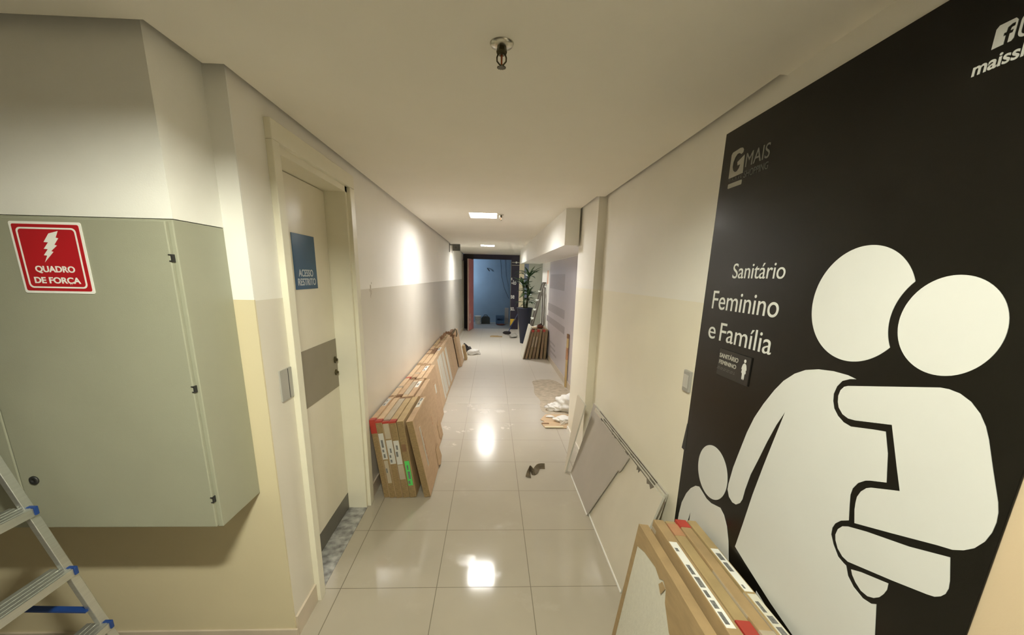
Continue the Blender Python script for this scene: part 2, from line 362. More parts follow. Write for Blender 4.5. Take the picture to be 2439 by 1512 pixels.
# blue room behind the hoarding
rb = MB(); rb.box(-1.6, 1.6, 14.6, 14.7, 0, 2.42).box(-1.7, -1.6, 12.76, 14.7, 0, 2.42).box(1.5, 1.6, 12.86, 14.7, 0, 2.42)
struct(rb.obj('wall_room', ROOMB))
struct(MB().box(-1.6, 1.6, 12.80, 14.7, 2.30, 2.34).obj('ceiling_room', ROOMB))
# skirting
struct(MB().box(-.867, -.857, 1.545, 1.745, 0, .10).box(-.867, -.857, 2.70, 12.2, 0, .10).obj('baseboard_left', TILE))
struct(MB().box(-3.5, -.857, 1.528, 1.537, 0, .045).obj('baseboard_front', TILE))
struct(MB().box(.895, .905, 1.73, 3.41, 0, .10).obj('baseboard_right', TILE))
struct(MB().box(.828, .838, 3.41, 4.10, 0, .055).obj('baseboard_pillar', mat('white_skirting', (.78, .75, .68), rough=.4)))
struct(MB().box(1.14, 1.15, 4.10, 9.5, 0, .10).obj('baseboard_recess', TILE))
struct(MB().box(-.867, -.82, 12.15, 12.30, 0, 2.02).obj('trim_2', mat('grey_post', (.30, .28, .22), rough=.6)))
struct(MB().box(-1.0, -.862, 1.80, 2.62, 0, .006).obj('trim_3', GRANITE))

# ------------------------------------------------------------------ white door
door = bpy.data.objects.new('door_1', None); COL.objects.link(door); door.location = (-.985, 1.80, 0); struct(door)
def L(o): o.matrix_parent_inverse = Matrix.Translation(-Vector(o.parent.location)); return o      # children given in world coordinates
door_leaf = L(MB().box(-1.022, -.985, 1.835, 2.585, .012, 2.065, bev=.002).obj('leaf', DOORW, door))
L(MB().box(-.985, -.9825, 1.87, 2.58, .895, 1.205).obj('push_plate', GREYP, door))
L(MB().box(-.985, -.9825, 1.84, 2.58, .014, .125).obj('kick_plate', mat('dark_kick_plate', (.12, .11, .09), rough=.35), door))
fr = MB()
fr.box(-1.04, -.862, 2.588, 2.622, .006, 2.10).box(-1.04, -.862, 1.798, 1.832, .006, 2.10).box(-1.04, -.862, 1.80, 2.62, 2.068, 2.102)
fr.box(-1.06, -1.024, 2.57, 2.60, .006, 2.08)
L(fr.obj('frame', FRAMEW, door))
for y0, y1 in ((1.745, 1.803), (2.617, 2.692)):
    L(MB().box(-.868, -.841, y0, y1, 0, 2.098, bev=.003).obj('casing', FRAMEW, door))
L(MB().box(-.868, -.841, 1.745, 2.692, 2.0985, 2.172, bev=.003).obj('casing', FRAMEW, door))
for z, r in ((1.075, .022), (.995, .019)):
    kb = MB(); kb.lathe([(r, 0), (r, .004), (r * .7, .007), (r * .45, .008), (r * .4, .016), (0.004, .017)], seg=20)
    o = kb.obj('lock', BRASS, door, True); o.matrix_parent_inverse = Matrix.Translation(-Vector(door.location)); o.location = (-.9825, 2.545, z); o.rotation_euler = (0, PI / 2, 0)

ds = thing('door_sign', (-.985, 2.14, 1.51), 'blue ACESSO RESTRITO sign on the white door', 'sign')
L(MB().prism(rrect(2.125, 2.385, 1.520, 1.795, .002), east(-.985), 0, .003).obj('plate', BLUE, ds))
L(MB().text('ACESSO', east(-.982), 2.165, 2.335, 1.5855, .034, bold=.012).obj('lettering', SILVERT, ds)); L(MB().text('RESTRITO', east(-.982), 2.15, 2.362, 1.5405, .034, bold=.012).obj('lettering', SILVERT, ds))

# ------------------------------------------------------------------ electrical cabinet
cab = thing('electrical_cabinet', (-1.57, 1.545, .727), 'large grey-green electrical cabinet hung on the cream wall', 'electrical cabinet')
L(MB().box(-2.19, -.94, 1.302, 1.5365, .727, 1.75, bev=.003).obj('body', CABG, cab))
for x0, x1, s in ((-1.563, -.952, 1), (-2.185, -1.567, -1)):
    d = L(MB().box(x0, x1, 1.287, 1.302, .735, 1.744, bev=.003).obj('door', CABG, cab))
    for z in (1.64, 1.235, .84):
        xh = x1 if s > 0 else x0
        hb = MB(); hb.box(xh + .0005, xh + .0035, 1.286, 1.300, z - .011, z + .011).box(xh - .005, xh + .003, 1.2845, 1.2868, z + .008, z + .011).box(xh - .004, xh + .003, 1.2845, 1.2868, z - .010, z - .007)
        L(hb.obj('hinge', BLACKP, d))
    lx = -1.518 if s > 0 else -1.612
    lk = MB(); lk.lathe([(.015, 0), (.015, .004), (.012, .006), (.005, .0062), (.004, .003)], seg=20)
    o = lk.obj('lock', BLACKP, d, True); o.location = (lx, 1.287, .915); o.rotation_euler = (PI / 2, 0, 0)

ss = thing('safety_sign', (-1.295, 1.287, 1.525), 'red QUADRO DE FORÇA sign with a lightning bolt on the cabinet', 'sign')
F = front(1.2867)
def sq(p): # sign plane measured slightly deeper than the door face
    return [(u, v) for u, v in p]
L(MB().prism(rrect(-1.388, -1.188, 1.531, 1.733, .006), F, 0, .0015).obj('backing', VINYLW, ss))
rp = L(MB().prism(rrect(-1.381, -1.195, 1.538, 1.726, .005), F, .0015, .0022).obj('red_field', RED, ss))
ob = MB(); o1 = rrect(-1.371, -1.205, 1.546, 1.717, .012); i1 = rrect(-1.3665, -1.2095, 1.5505, 1.7125, .009)
for k in range(len(o1)):
    k2 = (k + 1) % len(o1); ob.prism([o1[k], o1[k2], i1[k2], i1[k]], F, .0022, .0028)
L(ob.obj('border', VINYLW, ss))
bolt = [(-1.258, 1.708), (-1.285, 1.701), (-1.304, 1.677), (-1.292, 1.676), (-1.308, 1.658), (-1.297, 1.657), (-1.312, 1.640), (-1.303, 1.639), (-1.314, 1.620), (-1.283, 1.650), (-1.289, 1.652), (-1.269, 1.668), (-1.276, 1.670), (-1.261, 1.688), (-1.268, 1.690)]
bolt = [(u + .003, v) for u, v in bolt]
L(MB().prism(bolt, F, .0022, .0028).obj('lightning_bolt', VINYLW, ss))
L(MB().text('QUADRO', F, -1.343, -1.231, 1.5925, .0165, .0022, .0028, bold=.03).obj('lettering', VINYLW, ss)); L(MB().text('DE FORÇA', F, -1.353, -1.222, 1.5605, .0165, .0022, .0028, bold=.03).obj('lettering', VINYLW, ss))

# blank wall plates
bp = thing('wall_plate', (-.867, 1.69, 1.145), 'grey blank plate on the corridor wall beside the white door', 'wall plate')
L(MB().prism(rrect(1.643, 1.741, 1.08, 1.212, .004), east(-.867), 0, .006).obj('plate', SWITCHG, bp))
L(MB().box(-.8612, -.8606, 1.706, 1.711, 1.082, 1.21).obj('joint', INK, bp))
sw = thing('light_switch', (.905, 1.76, 1.16), 'small grey switch box peeking out beside the black restroom panel', 'switch')
L(MB().box(.892, .905, 1.735, 1.795, 1.112, 1.208, bev=.002).obj('cover', SWITCHG, sw))
L(MB().box(.889, .892, 1.745, 1.785, 1.13, 1.19, bev=.001).obj('rocker', mat('pale_grey_rocker', (.5, .49, .45), rough=.4), sw))

# ------------------------------------------------------------------ black restroom panel
XP = .900
pn = thing('restroom_sign_panel', (.906, 1.155, .03), 'tall black restroom wall panel with white family pictogram', 'sign panel')
L(MB().box(XP, .9048, .593, 1.716, .03, 2.158, bev=.0015).obj('board', PANELB, pn))
Wp = west(XP)
def txtw(s, y0, y1, z, cap, d=.0008, bold=0.0, mb=None):
    fn = lambda u, v, w: (XP - w, -u, v)
    return (mb or MB()).text(s, fn, -y0, -y1, z, cap, 0, d, bold)
c1, r1, c2, rr = (.981, 1.558), .140, (.770, 1.5305), .119
h1 = [p for p in circle(c1, r1, 160) if math.hypot(p[0] - c2[0], p[1] - c2[1]) >= rr]
k0 = max(range(len(h1)), key=lambda i: math.hypot(h1[i][0] - h1[i - 1][0], h1[i][1] - h1[i - 1][1])); h1 = h1[k0:] + h1[:k0]
arc = [p for p in circle(c2, rr, 200) if math.hypot(p[0] - c1[0], p[1] - c1[1]) < r1]
ka = max(range(len(arc)), key=lambda i: math.hypot(arc[i][0] - arc[i - 1][0], arc[i][1] - arc[i - 1][1])); arc = arc[ka:] + arc[:ka]
if math.hypot(arc[0][0] - h1[-1][0], arc[0][1] - h1[-1][1]) > math.hypot(arc[-1][0] - h1[-1][0], arc[-1][1] - h1[-1][1]): arc = arc[::-1]
L(MB().prism(h1 + arc, Wp, 0, .001).obj('parent_head', PICTO, pn))
L(MB().prism([(.770 + (.0965) * math.cos(t), 1.5305 + .0985 * math.sin(t)) for t in [2 * PI * k / 72 for k in range(72)]], Wp, 0, .001).obj('baby_head', PICTO, pn))
L(MB().prism(circle((1.4703, .8557), .108), Wp, 0, .001).obj('child_head', PICTO, pn))
mother = [(0.936, 1.38), (0.961, 1.384), (1.006, 1.384), (1.054, 1.378), (1.098, 1.366), (1.136, 1.346), (1.175, 1.314), (1.206, 1.276), (1.244, 1.218), (1.277, 1.158), (1.301, 1.095), (1.323, 1.015), (1.343, 0.94), (1.354, 0.867), (1.354, 0.844), (1.339, 0.822), (1.315, 0.813), (1.293, 0.817), (1.273, 0.835), (1.264, 0.855), (1.259, 0.897), (1.245, 0.962), (1.222, 1.027), (1.196, 1.105), (1.17, 1.172), (1.144, 1.224), (1.167, 1.129), (1.192, 1.022), (1.218, 0.9), (1.238, 0.779), (1.258, 0.667), (1.193, 0.649), (1.127, 0.633), (1.052, 0.615), (0.935, 0.595), (0.745, 0.595), (0.739, 0.816), (0.754, 0.888), (0.765, 0.879), (0.786, 0.875), (0.814, 0.883), (0.834, 0.898), (0.845, 0.919), (0.853, 0.92), (0.871, 0.925), (0.891, 0.946), (0.904, 0.967), (0.905, 0.986), (0.9, 1.002), (0.887, 1.019), (0.867, 1.033), (0.875, 1.073), (0.879, 1.097), (0.877, 1.116), (0.867, 1.136), (0.851, 1.151), (0.84, 1.157), (0.803, 1.172), (0.817, 1.237), (0.834, 1.283), (0.862, 1.277), (0.921, 1.262), (0.943, 1.265), (0.963, 1.275), (0.979, 1.29), (0.987, 1.308), (0.99, 1.327), (0.985, 1.348), (0.973, 1.366), (0.953, 1.376)]
baby = [(0.954, 1.358), (0.845, 1.386), (0.751, 1.41), (0.735, 1.411), (0.715, 1.408), (0.694, 1.398), (0.675, 1.381), (0.661, 1.361), (0.651, 1.34), (0.631, 1.288), (0.611, 1.238), (0.606, 1.22), (0.604, 1.202), (0.605, 1.181), (0.61, 1.159), (0.621, 1.137), (0.635, 1.122), (0.651, 1.111), (0.675, 1.103), (0.763, 1.069), (0.851, 1.036), (0.859, 1.068), (0.861, 1.087), (0.861, 1.102), (0.855, 1.12), (0.844, 1.135), (0.834, 1.142), (0.771, 1.169), (0.79, 1.216), (0.824, 1.303), (0.828, 1.302), (0.913, 1.281), (0.933, 1.279), (0.951, 1.284), (0.966, 1.297), (0.972, 1.31), (0.975, 1.326), (0.972, 1.342), (0.964, 1.353)]
armp = [(0.879, 1.008), (0.865, 1.017), (0.818, 1.035), (0.724, 1.064), (0.651, 1.094), (0.64, 1.049), (0.638, 1.033), (0.64, 1.019), (0.646, 1.008), (0.655, 0.999), (0.668, 0.993), (0.736, 0.968), (0.843, 0.932), (0.86, 0.934), (0.877, 0.945), (0.888, 0.961), (0.892, 0.975), (0.889, 0.993)]
footp = [(0.83, 0.92), (0.806, 0.932), (0.742, 0.955), (0.741, 0.939), (0.745, 0.924), (0.752, 0.909), (0.763, 0.897), (0.777, 0.889), (0.795, 0.889), (0.812, 0.898), (0.824, 0.909)]
child = [(1.690, .10), (1.690, .40), (1.682, 0.491), (1.68, 0.534), (1.669, 0.599), (1.64, 0.663), (1.608, 0.707), (1.574, 0.737), (1.545, 0.749), (1.519, 0.742), (1.479, 0.731), (1.442, 0.732), (1.404, 0.743), (1.379, 0.75), (1.35, 0.737), (1.323, 0.707), (1.3, 0.66), (1.275, 0.575), (1.27, .48), (1.28, .36), (1.343, .36), (1.352, .50), (1.362, .603), (1.368, .50), (1.37, .10), (1.45, .10), (1.47, .33), (1.49, .10), (1.575, .10), (1.582, .50), (1.584, .606), (1.602, .52), (1.61, .36), (1.64, .36), (1.65, .10)]
for nm, pl in (('parent_body', mother), ('baby_body', baby), ('parent_forearm', armp), ('baby_foot', footp), ('child_body', child)):
    L(MB().prism(pl, Wp, 0, .001).obj(nm, PICTO, pn))
L(MB().prism([(1.118, .600), (1.118, .548), (1.07, .53), (.99, .565), (.99, .582), (1.05, .583)], Wp, 0, .001).obj('child_hand', PICTO, pn))
L(txtw('Sanitário', 1.533, 1.253, 1.6185, .052).obj('lettering', PICTO, pn))
L(txtw('Feminino', 1.646, 1.253, 1.4985, .0705).obj('lettering', PICTO, pn))
L(txtw('e', 1.644, 1.592, 1.3795, .0695).obj('lettering', PICTO, pn)); L(txtw('Família', 1.560, 1.254, 1.3795, .0695).obj('lettering', PICTO, pn))
lg = MB()
lg.prism([(1.655, 2.069), (1.648, 2.0755), (1.60, 2.079), (1.586, 2.076), (1.578, 2.068), (1.580, 2.060), (1.590, 2.056), (1.604, 2.063), (1.616, 2.063), (1.628, 2.055), (1.636, 2.040), (1.637, 2.024), (1.630, 2.010), (1.618, 2.002), (1.606, 2.002), (1.595, 2.009), (1.588, 2.022), (1.606, 2.022), (1.609, 2.034), (1.568, 2.049), (1.565, 1.988), (1.655, 1.986)], Wp, 0, .001)
L(lg.obj('emblem', VINYLG, pn))
L(MB().prism(rrect(1.564, 1.652, 1.950, 1.966, .004), Wp, 0, .001).obj('emblem_strip', VINYLG, pn))
L(txtw('MAIS', 1.556, 1.426, 2.004, .045).obj('lettering', mat('grey_vinyl', (.22, .22, .20), rough=.5), pn))
L(txtw('SHOPPING', 1.556, 1.424, 1.969, .022).obj('lettering', mat('dark_grey_vinyl', (.11, .11, .10), rough=.5), pn))
L(txtw('G A R I C', 1.652, 1.566, 1.974, .009).obj('lettering', mat('dark_grey_vinyl', (.11, .11, .10), rough=.5), pn))
# corner marks at the top
fb = MB()
Fm = [(.8235, 2.024), (.8235, 2.055), (.8195, 2.0595), (.796, 2.0595), (.792, 2.055), (.792, 2.028), (.795, 2.0245), (.800, 2.0245),
      (.800, 2.038), (.796, 2.038), (.795, 2.043), (.800, 2.043), (.799, 2.047), (.7945, 2.0475), (.7945, 2.053), (.800, 2.053), (.8055, 2.050), (.8062, 2.043), (.8095, 2.043), (.8095, 2.038), (.8062, 2.038), (.8062, 2.0245)]
fb.prism(Fm, Wp, 0, .001); L(fb.obj('corner_logo', PICTO, pn))
ci = MB(); o1 = rrect(.752, .787, 2.023, 2.060, .010); i1 = rrect(.756, .783, 2.027, 2.056, .007)
for k in range(len(o1)):
    k2 = (k + 1) % len(o1); ci.prism([o1[k], o1[k2], i1[k2], i1[k]], Wp, 0, .001)
oc = circle((.7695, 2.0415), .009, 28); ic = circle((.7695, 2.0415), .0055, 28)
for k in range(28):
    k2 = (k + 1) % 28; ci.prism([oc[k], oc[k2], ic[k2], ic[k]], Wp, 0, .001)
L(ci.obj('corner_logo', PICTO, pn))
L(txtw('maisshopping', .847, .668, 1.991, .0215, bold=.02).obj('lettering', PICTO, pn))
L(MB().prism([(1.716, .972), (1.737, .845), (1.700, .843), (1.708, .975)], Wp, -.002, .001).obj('edge_tape', BLACKP, pn))

dp = thing('tactile_door_plate', (XP, 1.437, 1.30), 'small black SANITÁRIO FEMININO plate with a woman symbol on the restroom panel', 'sign')
L(MB().prism(rrect(1.338, 1.537, 1.25, 1.352, .002), Wp, .0002, .004).obj('plate', mat('black_plate', (.012, .011, .009), rough=.4), dp))
def txtp(s, y0, y1, z, cap, bold=0.0):
    return MB().text(s, lambda u, v, w: (XP - .004 - w, -u, v), -y0, -y1, z, cap, 0, .0006, bold)
L(txtp('SANITÁRIO', 1.531, 1.409, 1.320, .0155, .02).obj('lettering', VINYLG, dp))
L(txtp('FEMININO', 1.529, 1.416, 1.295, .0145, .02).obj('lettering', VINYLG, dp))
dots = MB()
for i in range(22):
    for j in range(2):
        y = 1.541 - .004 - i * .0055
        if (i * 7 + j * 3) % 4: dots.box(XP - .0046, XP - .004, y - .0014, y + .0014, 1.279 - j * .006, 1.2818 - j * .006)
L(dots.obj('braille_dots', mat('dark_grey_vinyl', (.11, .11, .10), rough=.5), dp))
wm = MB(); Wq = west(XP - .004)
wm.prism(circle((1.369, 1.3345), .0062, 24), Wq, 0, .0006)
wm.prism(smooth_poly([(1.377, 1.326), (1.361, 1.326), (1.354, 1.305), (1.358, 1.302), (1.363, 1.316), (1.355, 1.291), (1.362, 1.291), (1.362, 1.268), (1.368, 1.268), (1.369, 1.290), (1.370, 1.268), (1.376, 1.268), (1.376, 1.291), (1.383, 1.291), (1.375, 1.316), (1.380, 1.302), (1.385, 1.305)], 1), Wq, 0, .0006)
L(wm.obj('woman_symbol', PICTO, dp))

# ------------------------------------------------------------------ lamps and sprinklers
for i, (y, lab) in enumerate(((4.42, 'bright rectangular ceiling lamp lit above the corridor beside a sprinkler'), (8.86, 'smaller-looking lit ceiling lamp farther along, before the dark hoarding'))):
    t = thing('ceiling_lamp', (-.098, y + .18, H), lab, 'ceiling lamp', 'corridor ceiling lamps')
    fm = MB(); hh = .042
    for a, b, c, d in ((-.248, -.24, y - .008, y + .368), (.044, .052, y - .008, y + .368), (-.24, .044, y - .008, y), (-.24, .044, y + .36, y + .368)): fm.box(a, b, c, d, H - .003, H + hh)
    L(fm.obj('frame', LAMPF, t))
    L(MB().box(-.24, .044, y, y + .36, H + hh - .01, H + hh).obj('diffuser', EM_FAR, t))
t = thing('recessed_lamp', (-.12, .24, H), 'recessed square lamp glowing warm in the lobby ceiling', 'ceiling lamp')
hb = MB(); D = .105
hb.box(LX0 - .01, LX0, LY0 - .01, LY1 + .01, H, H + D + .02).box(LX1, LX1 + .01, LY0 - .01, LY1 + .01, H, H + D + .02)
hb.box(LX0, LX1, LY0 - .01, LY0, H, H + D + .02).box(LX0, LX1, LY1, LY1 + .01, H, H + D + .02).box(LX0, LX1, LY0, LY1, H + D + .01, H + D + .02)
L(hb.obj('housing', mat('lamp_housing_grey', (.22, .215, .20), rough=.6), t))
for yb in (.215, .257):
    bl = MB(); bl.tube([(LX1 - .06, yb, H + .059), (LX0 + .07, yb, H + .059)], .016, seg=14); L(bl.obj('lit_tube', EM_NEAR, t, True))
    L(MB().tube([(LX1 - .001, yb, H + .059), (LX1 - .06, yb, H + .059)], .019, seg=14).obj('tube_socket', LAMPF, t, True))

def sprinkler(loc, label):
    t = thing('fire_sprinkler', loc, label, 'sprinkler', 'ceiling sprinklers')
    MB().lathe([(.012, -.010), (.030, -.006), (.033, -.001), (.033, 0)], seg=28).obj('escutcheon', CHROME, t, True)
    MB().lathe([(.009, -.028), (.013, -.026), (.015, -.020), (.013, -.012), (.012, -.008)], seg=6).obj('body', BRASS, t)
    fa = MB()
    for s in (-1, 1):
        fa.tube([(s * .009, 0, -.024), (s * .013, 0, -.034), (s * .0125, 0, -.043), (s * .005, 0, -.051), (0, 0, -.053)], .0022, seg=8)
    fa.obj('frame_arm', BRASS, t, True)
    MB().tube([(0, 0, -.026), (0, 0, -.032), (0, 0, -.046), (0, 0, -.052)], [.0035, .003, .0025, .003], seg=10).obj('glass_bulb', BULB, t, True)
    df = MB(); pts = []
    for k in range(48):
        r = .0125 if (k % 4) < 3 else .0085
        pts.append((r * math.cos(2 * PI * k / 48), r * math.sin(2 * PI * k / 48)))
    df.prism(pts, lambda u, v, w: (u, v, w), -.0585, -.0570); df.lathe([(.004, -.057), (.004, -.052)], seg=10)
    df.obj('deflector', BRASS, t)
    return t
def dup(root, loc, label):
    r = root.copy(); COL.objects.link(r); r.location = loc; r['label'] = label
    for ch in list(root.children):
        c = ch.copy(); COL.objects.link(c); c.parent = r
    return r
sp0 = sprinkler((.020, 1.305, H), 'brass fire sprinkler with chrome ring alone on the bare ceiling')
dup(sp0, (.085, 4.50, H), 'tiny brass fire sprinkler just beside the first lit lamp')

ex = thing('exit_sign', (-.867, 8.6, 2.22), 'small dark grey exit sign box high on the corridor wall', 'sign')
L(MB().box(-.80, -.645, 8.59, 8.615, 2.085, 2.215, bev=.003).obj('casing', EXITG, ex))
L(MB().box(-.79, -.655, 8.587, 8.59, 2.097, 2.203).obj('face', mat('dim_sign_face', (.11, .115, .10), rough=.35), ex))
L(MB().prism(circle((-.735, 2.15), .02, 24), front(8.587), 0, .002).obj('emblem', mat('dark_sign_mark', (.07, .07, .06), rough=.4), ex))
L(MB().box(-.867, -.80, 8.595, 8.61, 2.19, 2.21).box(-.867, -.857, 8.57, 8.635, 2.06, 2.228).obj('bracket', EXITG, ex))
L(MB().box(-.815, -.808, 8.60, 8.607, 2.04, 2.215).obj('conduit', EXITG, ex))

# ------------------------------------------------------------------ cartons
def tape_top(L_, T, ln, parent, m=TAPE, z=None, w=.05):
    pass
def carton(pivot, tilt, t, ln, Lh, side, m, label, group, parts=()):
    """flat carton standing on its long edge and leaning: local x = thickness, y = length, z = height"""
    r = thing('flat_carton', pivot, label, 'carton', group, rot=(0, tilt, 0))
    x0, x1 = (0, t) if side < 0 else (-t, 0)
    MB().box(x0, x1, 0, ln, 0, Lh, bev=.003).obj('box', m, r)
    if pivot[1] < 2.8 and side < 0: MB().box(x0 + .002, x1 - .002, -.0004, 0, .003, Lh - .003).obj('shaded_end', CARDE, r)  # thin darker sheet paints shade over the camera-facing end
    for p in parts:
        k = p[0]
        if k == 'tape':        # strip over the top seam at local y a..b
            MB().box(x0 - .0006, x1 + .0006, p[1], p[2], Lh - .05, Lh + .0008).obj('packing_tape', p[3], r)
        elif k == 'endtape':
            MB().box(x0 - .0006, x1 + .0006, -.0008, .05, Lh - p[1], Lh + .0008).obj('corner_tape', p[2], r)
        elif k == 'endlabel':  # label on the end facing the camera, z range; side to side
            a, b, z0, z1, mm = p[1:6]
            lb = MB(); lb.box(a, b, -.0014, 0, z0, z1, mm)
            zz = z0 + .012
            while zz < z1 - .05:
                hgt = random.uniform(.02, .06); wd = (b - a) * random.uniform(.25, .5); a2 = a + random.uniform(.1, .4) * (b - a)
                if random.random() < .7: lb.box(a2, min(a2 + wd, b - .002), -.0020, -.0014, zz, min(zz + hgt, z1 - .01), GINK)
                zz += hgt + .015
            lb.obj('shipping_label', None, r)
        elif k == 'patch':     # dark patch on the end
            a, b, z0, z1, mm = p[1:6]; MB().box(a, b, -.0016, 0, z0, z1).obj('paper_patch', mm, r)
        elif k == 'facelabel' and len(p) > 6 and p[6] == 'red_print':
            xo = x1 if side < 0 else x0 - .001; rpm = MB()
            for q in range(1):
                ya = p[1] + (p[2] - p[1]) * .3; zz = p[3]
                while zz < p[4] - .02:
                    hgt = random.uniform(.015, .05); rpm.box(xo, xo + .001, ya, ya + (p[2] - p[1]) * .16, zz, min(zz + hgt, p[4])); zz += hgt + .012
            rpm.obj('red_print', REDINK, r)
        elif k == 'facelabel': # on the big outer face: y0,y1,z0,z1
            xo = x1 if side < 0 else x0; d = .0012 if side < 0 else -.0012
            lo, hi = sorted((xo, xo + d)); MB().box(lo, hi, p[1], p[2], p[3], p[4]).obj(p[6] if len(p) > 6 else 'sticker', p[5], r)
        elif k == 'toplabel':
            a, b, y0, y1, mm = p[1:6]
            lb = MB(); lb.box(a, b, y0, y1, Lh, Lh + .001, mm)
            yy = y0 + .012
            while yy < y1 - .03:
                hh = random.uniform(.015, .05)
                if random.random() < .75: lb.box(a + (b - a) * .15, a + (b - a) * random.uniform(.35, .8), yy, min(yy + hh, y1 - .006), Lh + .001, Lh + .0014, GINK)
                yy += hh + .012
            lb.obj('shipping_label', None, r)
        elif k == 'seam':      # dark open flap joint across the top
            MB().prism([(x0, p[1]), (x1, p[1] + random.uniform(-.008, .008)), (x1, p[1] + .02), ((x0 + x1) / 2, p[1] + random.uniform(.02, .045)), (x0, p[1] + .012)], lambda u, v, w: (u, v, w), Lh, Lh + .002).obj('torn_flap', CARDD, r)
        elif k == 'flap':      # bent piece of cardboard off the outer face
            xo = x1
            fp = MB(); fp.prism([(p[1], p[2]), (p[1] + .02, p[2] + .13), (p[1] + .10, p[2] + .16), (p[1] + .13, p[2] + .03), (p[1] + .06, p[2] - .02)], lambda u, v, w: (xo + w + (u - p[1]) * .12, u, v), .001, .004); fp.obj('torn_flap', m, r)
    return r

ORD = ['touching the wall', 'second from the wall', 'third from the wall', 'fourth from the wall', 'fifth from the wall', 'sixth from the wall', 'seventh from the wall']
def stack_left(y0, ln, xb, items, name, group):
    prev = 0
    for k, it in enumerate(items):
        t, tilt, gap, m, Lh, parts = it
        xb += gap
        carton((xb, y0 + random.uniform(-.006, .006), 0), -tilt, t, ln, Lh, -1, m, f'brown carton {ORD[k]}, {name}', group, parts)
        xb += t / math.cos(tilt) + .002
GL = 'flat cartons leaning along the corridor wall'
T1 = .127
stack_left(2.725, .60, -.776, [
    (.040, T1, 0, CARD, .608, [('endtape', .10, REDT), ('seam', .57), ('toplabel', .006, .034, .33, .52, PAPER)]),
    (.046, T1, 0, CARD3, .602, [('endtape', .012, REDT), ('endlabel', .005, .04, .31, .51, PAPER), ('seam', .57), ('endlabel', .008, .036, .12, .30, TAPE)]),
    (.046, T1, 0, CARD, .598, [('endtape', .012, REDT), ('endlabel', .003, .045, .275, .46, PAPER), ('tape', .02, .56, TAPE), ('seam', .57), ('patch', .004, .042, .47, .585, TAPE)]),
    (.046, T1, 0, CARD2, .600, [('endtape', .012, REDT), ('endlabel', .003, .042, .27, .455, PAPER), ('seam', .57), ('patch', .002, .042, .15, .265, TAPE)]),
    (.048, T1 - .005, 0, CARD2, .602, [('patch', .004, .036, .37, .425, CARDD), ('endlabel', .006, .040, .10, .295, GREENL)]),
    (.048, .19, .056, CARD, .605, [('facelabel', .10, .30, .22, .44, REDINK, 'red_print') , ('facelabel', .13, .17, .18, .50, TAPE), ('toplabel', .008, .04, .32, .56, TILEW), ('flap', .47, .02)]),
], 'stack nearest the white door', GL)
stack_left(3.345, .60, -.778, [
    (.046, .125, 0, CARD3, .605, [('tape', .24, .30, TAPE)]),
    (.046, .125, 0, CARD, .600, [('endtape', .012, CARDD), ('seam', .56)]),
    (.046, .125, 0, CARD3, .598, [('tape', .06, .50, TAPE), ('seam', .56)]),
    (.048, .125, 0, CARD, .602, [('toplabel', .008, .040, .28, .50, VINYLW)]),
    (.048, .20, .052, CARD, .604, [('facelabel', .06, .12, .34, .52, TILEW), ('facelabel', .2, .3, .25, .33, REDINK, 'red_print'), ('flap', .38, .05)]),
], 'second stack from the white door', GL)
stack_left(3.965, .62, -.774, [
    (.050, .13, 0, CARD3, .602, [('endtape', .04, REDT)]),
    (.050, .13, 0, CARD, .598, [('endtape', .03, CARDD), ('tape', .2, .25, TAPE)]),
    (.050, .13, 0, CARD3, .600, [('toplabel', .006, .042, .33, .56, VINYLW)]),
    (.050, .155, .018, CARD, .604, [('facelabel', .10, .15, .2, .5, TAPE), ('facelabel', .35, .43, .33, .43, TILEW), ('facelabel', .27, .36, .44, .51, REDINK, 'red_print')]),
], 'third stack from the white door', GL)
stack_left(4.605, .60, -.772, [
    (.052, .135, 0, CARD3, .606, [('seam', .02)]),
    (.052, .135, 0, CARD3, .604, [('seam', .02)]),
    (.052, .185, .032, CARD3, .604, [('seam', .01), ('facelabel', .46, .58, .03, .56, TILEW, 'exposed_tile')]),
], 'fourth stack, with smooth tan tops', GL)
stack_left(5.225, .62, -.774, [
    (.05, .135, 0, CARD, .604, [('seam', .02), ('tape', .3, .36, CARDD)]),
    (.05, .135, 0, CARD2, .600, [('tape', .06, .5, CARDD)]),
    (.05, .19, .036, CARD3, .604, [('facelabel', .03, .30, .04, .56, TILEW, 'exposed_tile'), ('facelabel', .36, .56, .05, .55, TILEW, 'exposed_tile'), ('toplabel', .006, .042, .3, .55, VINYLW)]),
], 'fifth stack, with two white tiles showing', GL)
stack_left(5.87, .60, -.772, [
    (.05, .135, 0, CARD2, .604, [('seam', .06)]),
    (.05, .15, .012, CARD, .600, [('seam', .3)]),
    (.05, .185, .025, CARD3, .610, [('facelabel', .02, .22, .05, .56, TILEW, 'exposed_tile')]),
], 'sixth stack, right under the curled scrap', GL)
stack_left(6.50, .60, -.772, [
    (.05, .135, 0, CARD, .604, []),
    (.05, .15, .012, CARD2, .602, [('seam', .2)]),
    (.05, .185, .025, CARD3, .61, []),
], 'seventh stack, just before the dark-sided pair', GL)
stack_left(7.18, .52, -.66, [
    (.05, .17, 0, CARDD, .62, []),
    (.055, .185, .03, CARD3, .63, [('seam', .05)]),
], 'tall dark-sided pair before the short carton', GL)
carton((-.515, 7.78, 0), -.19, .05, .20, .28, -1, CARD2, 'short half-height carton ending the long row, next to the white sack', GL, [])

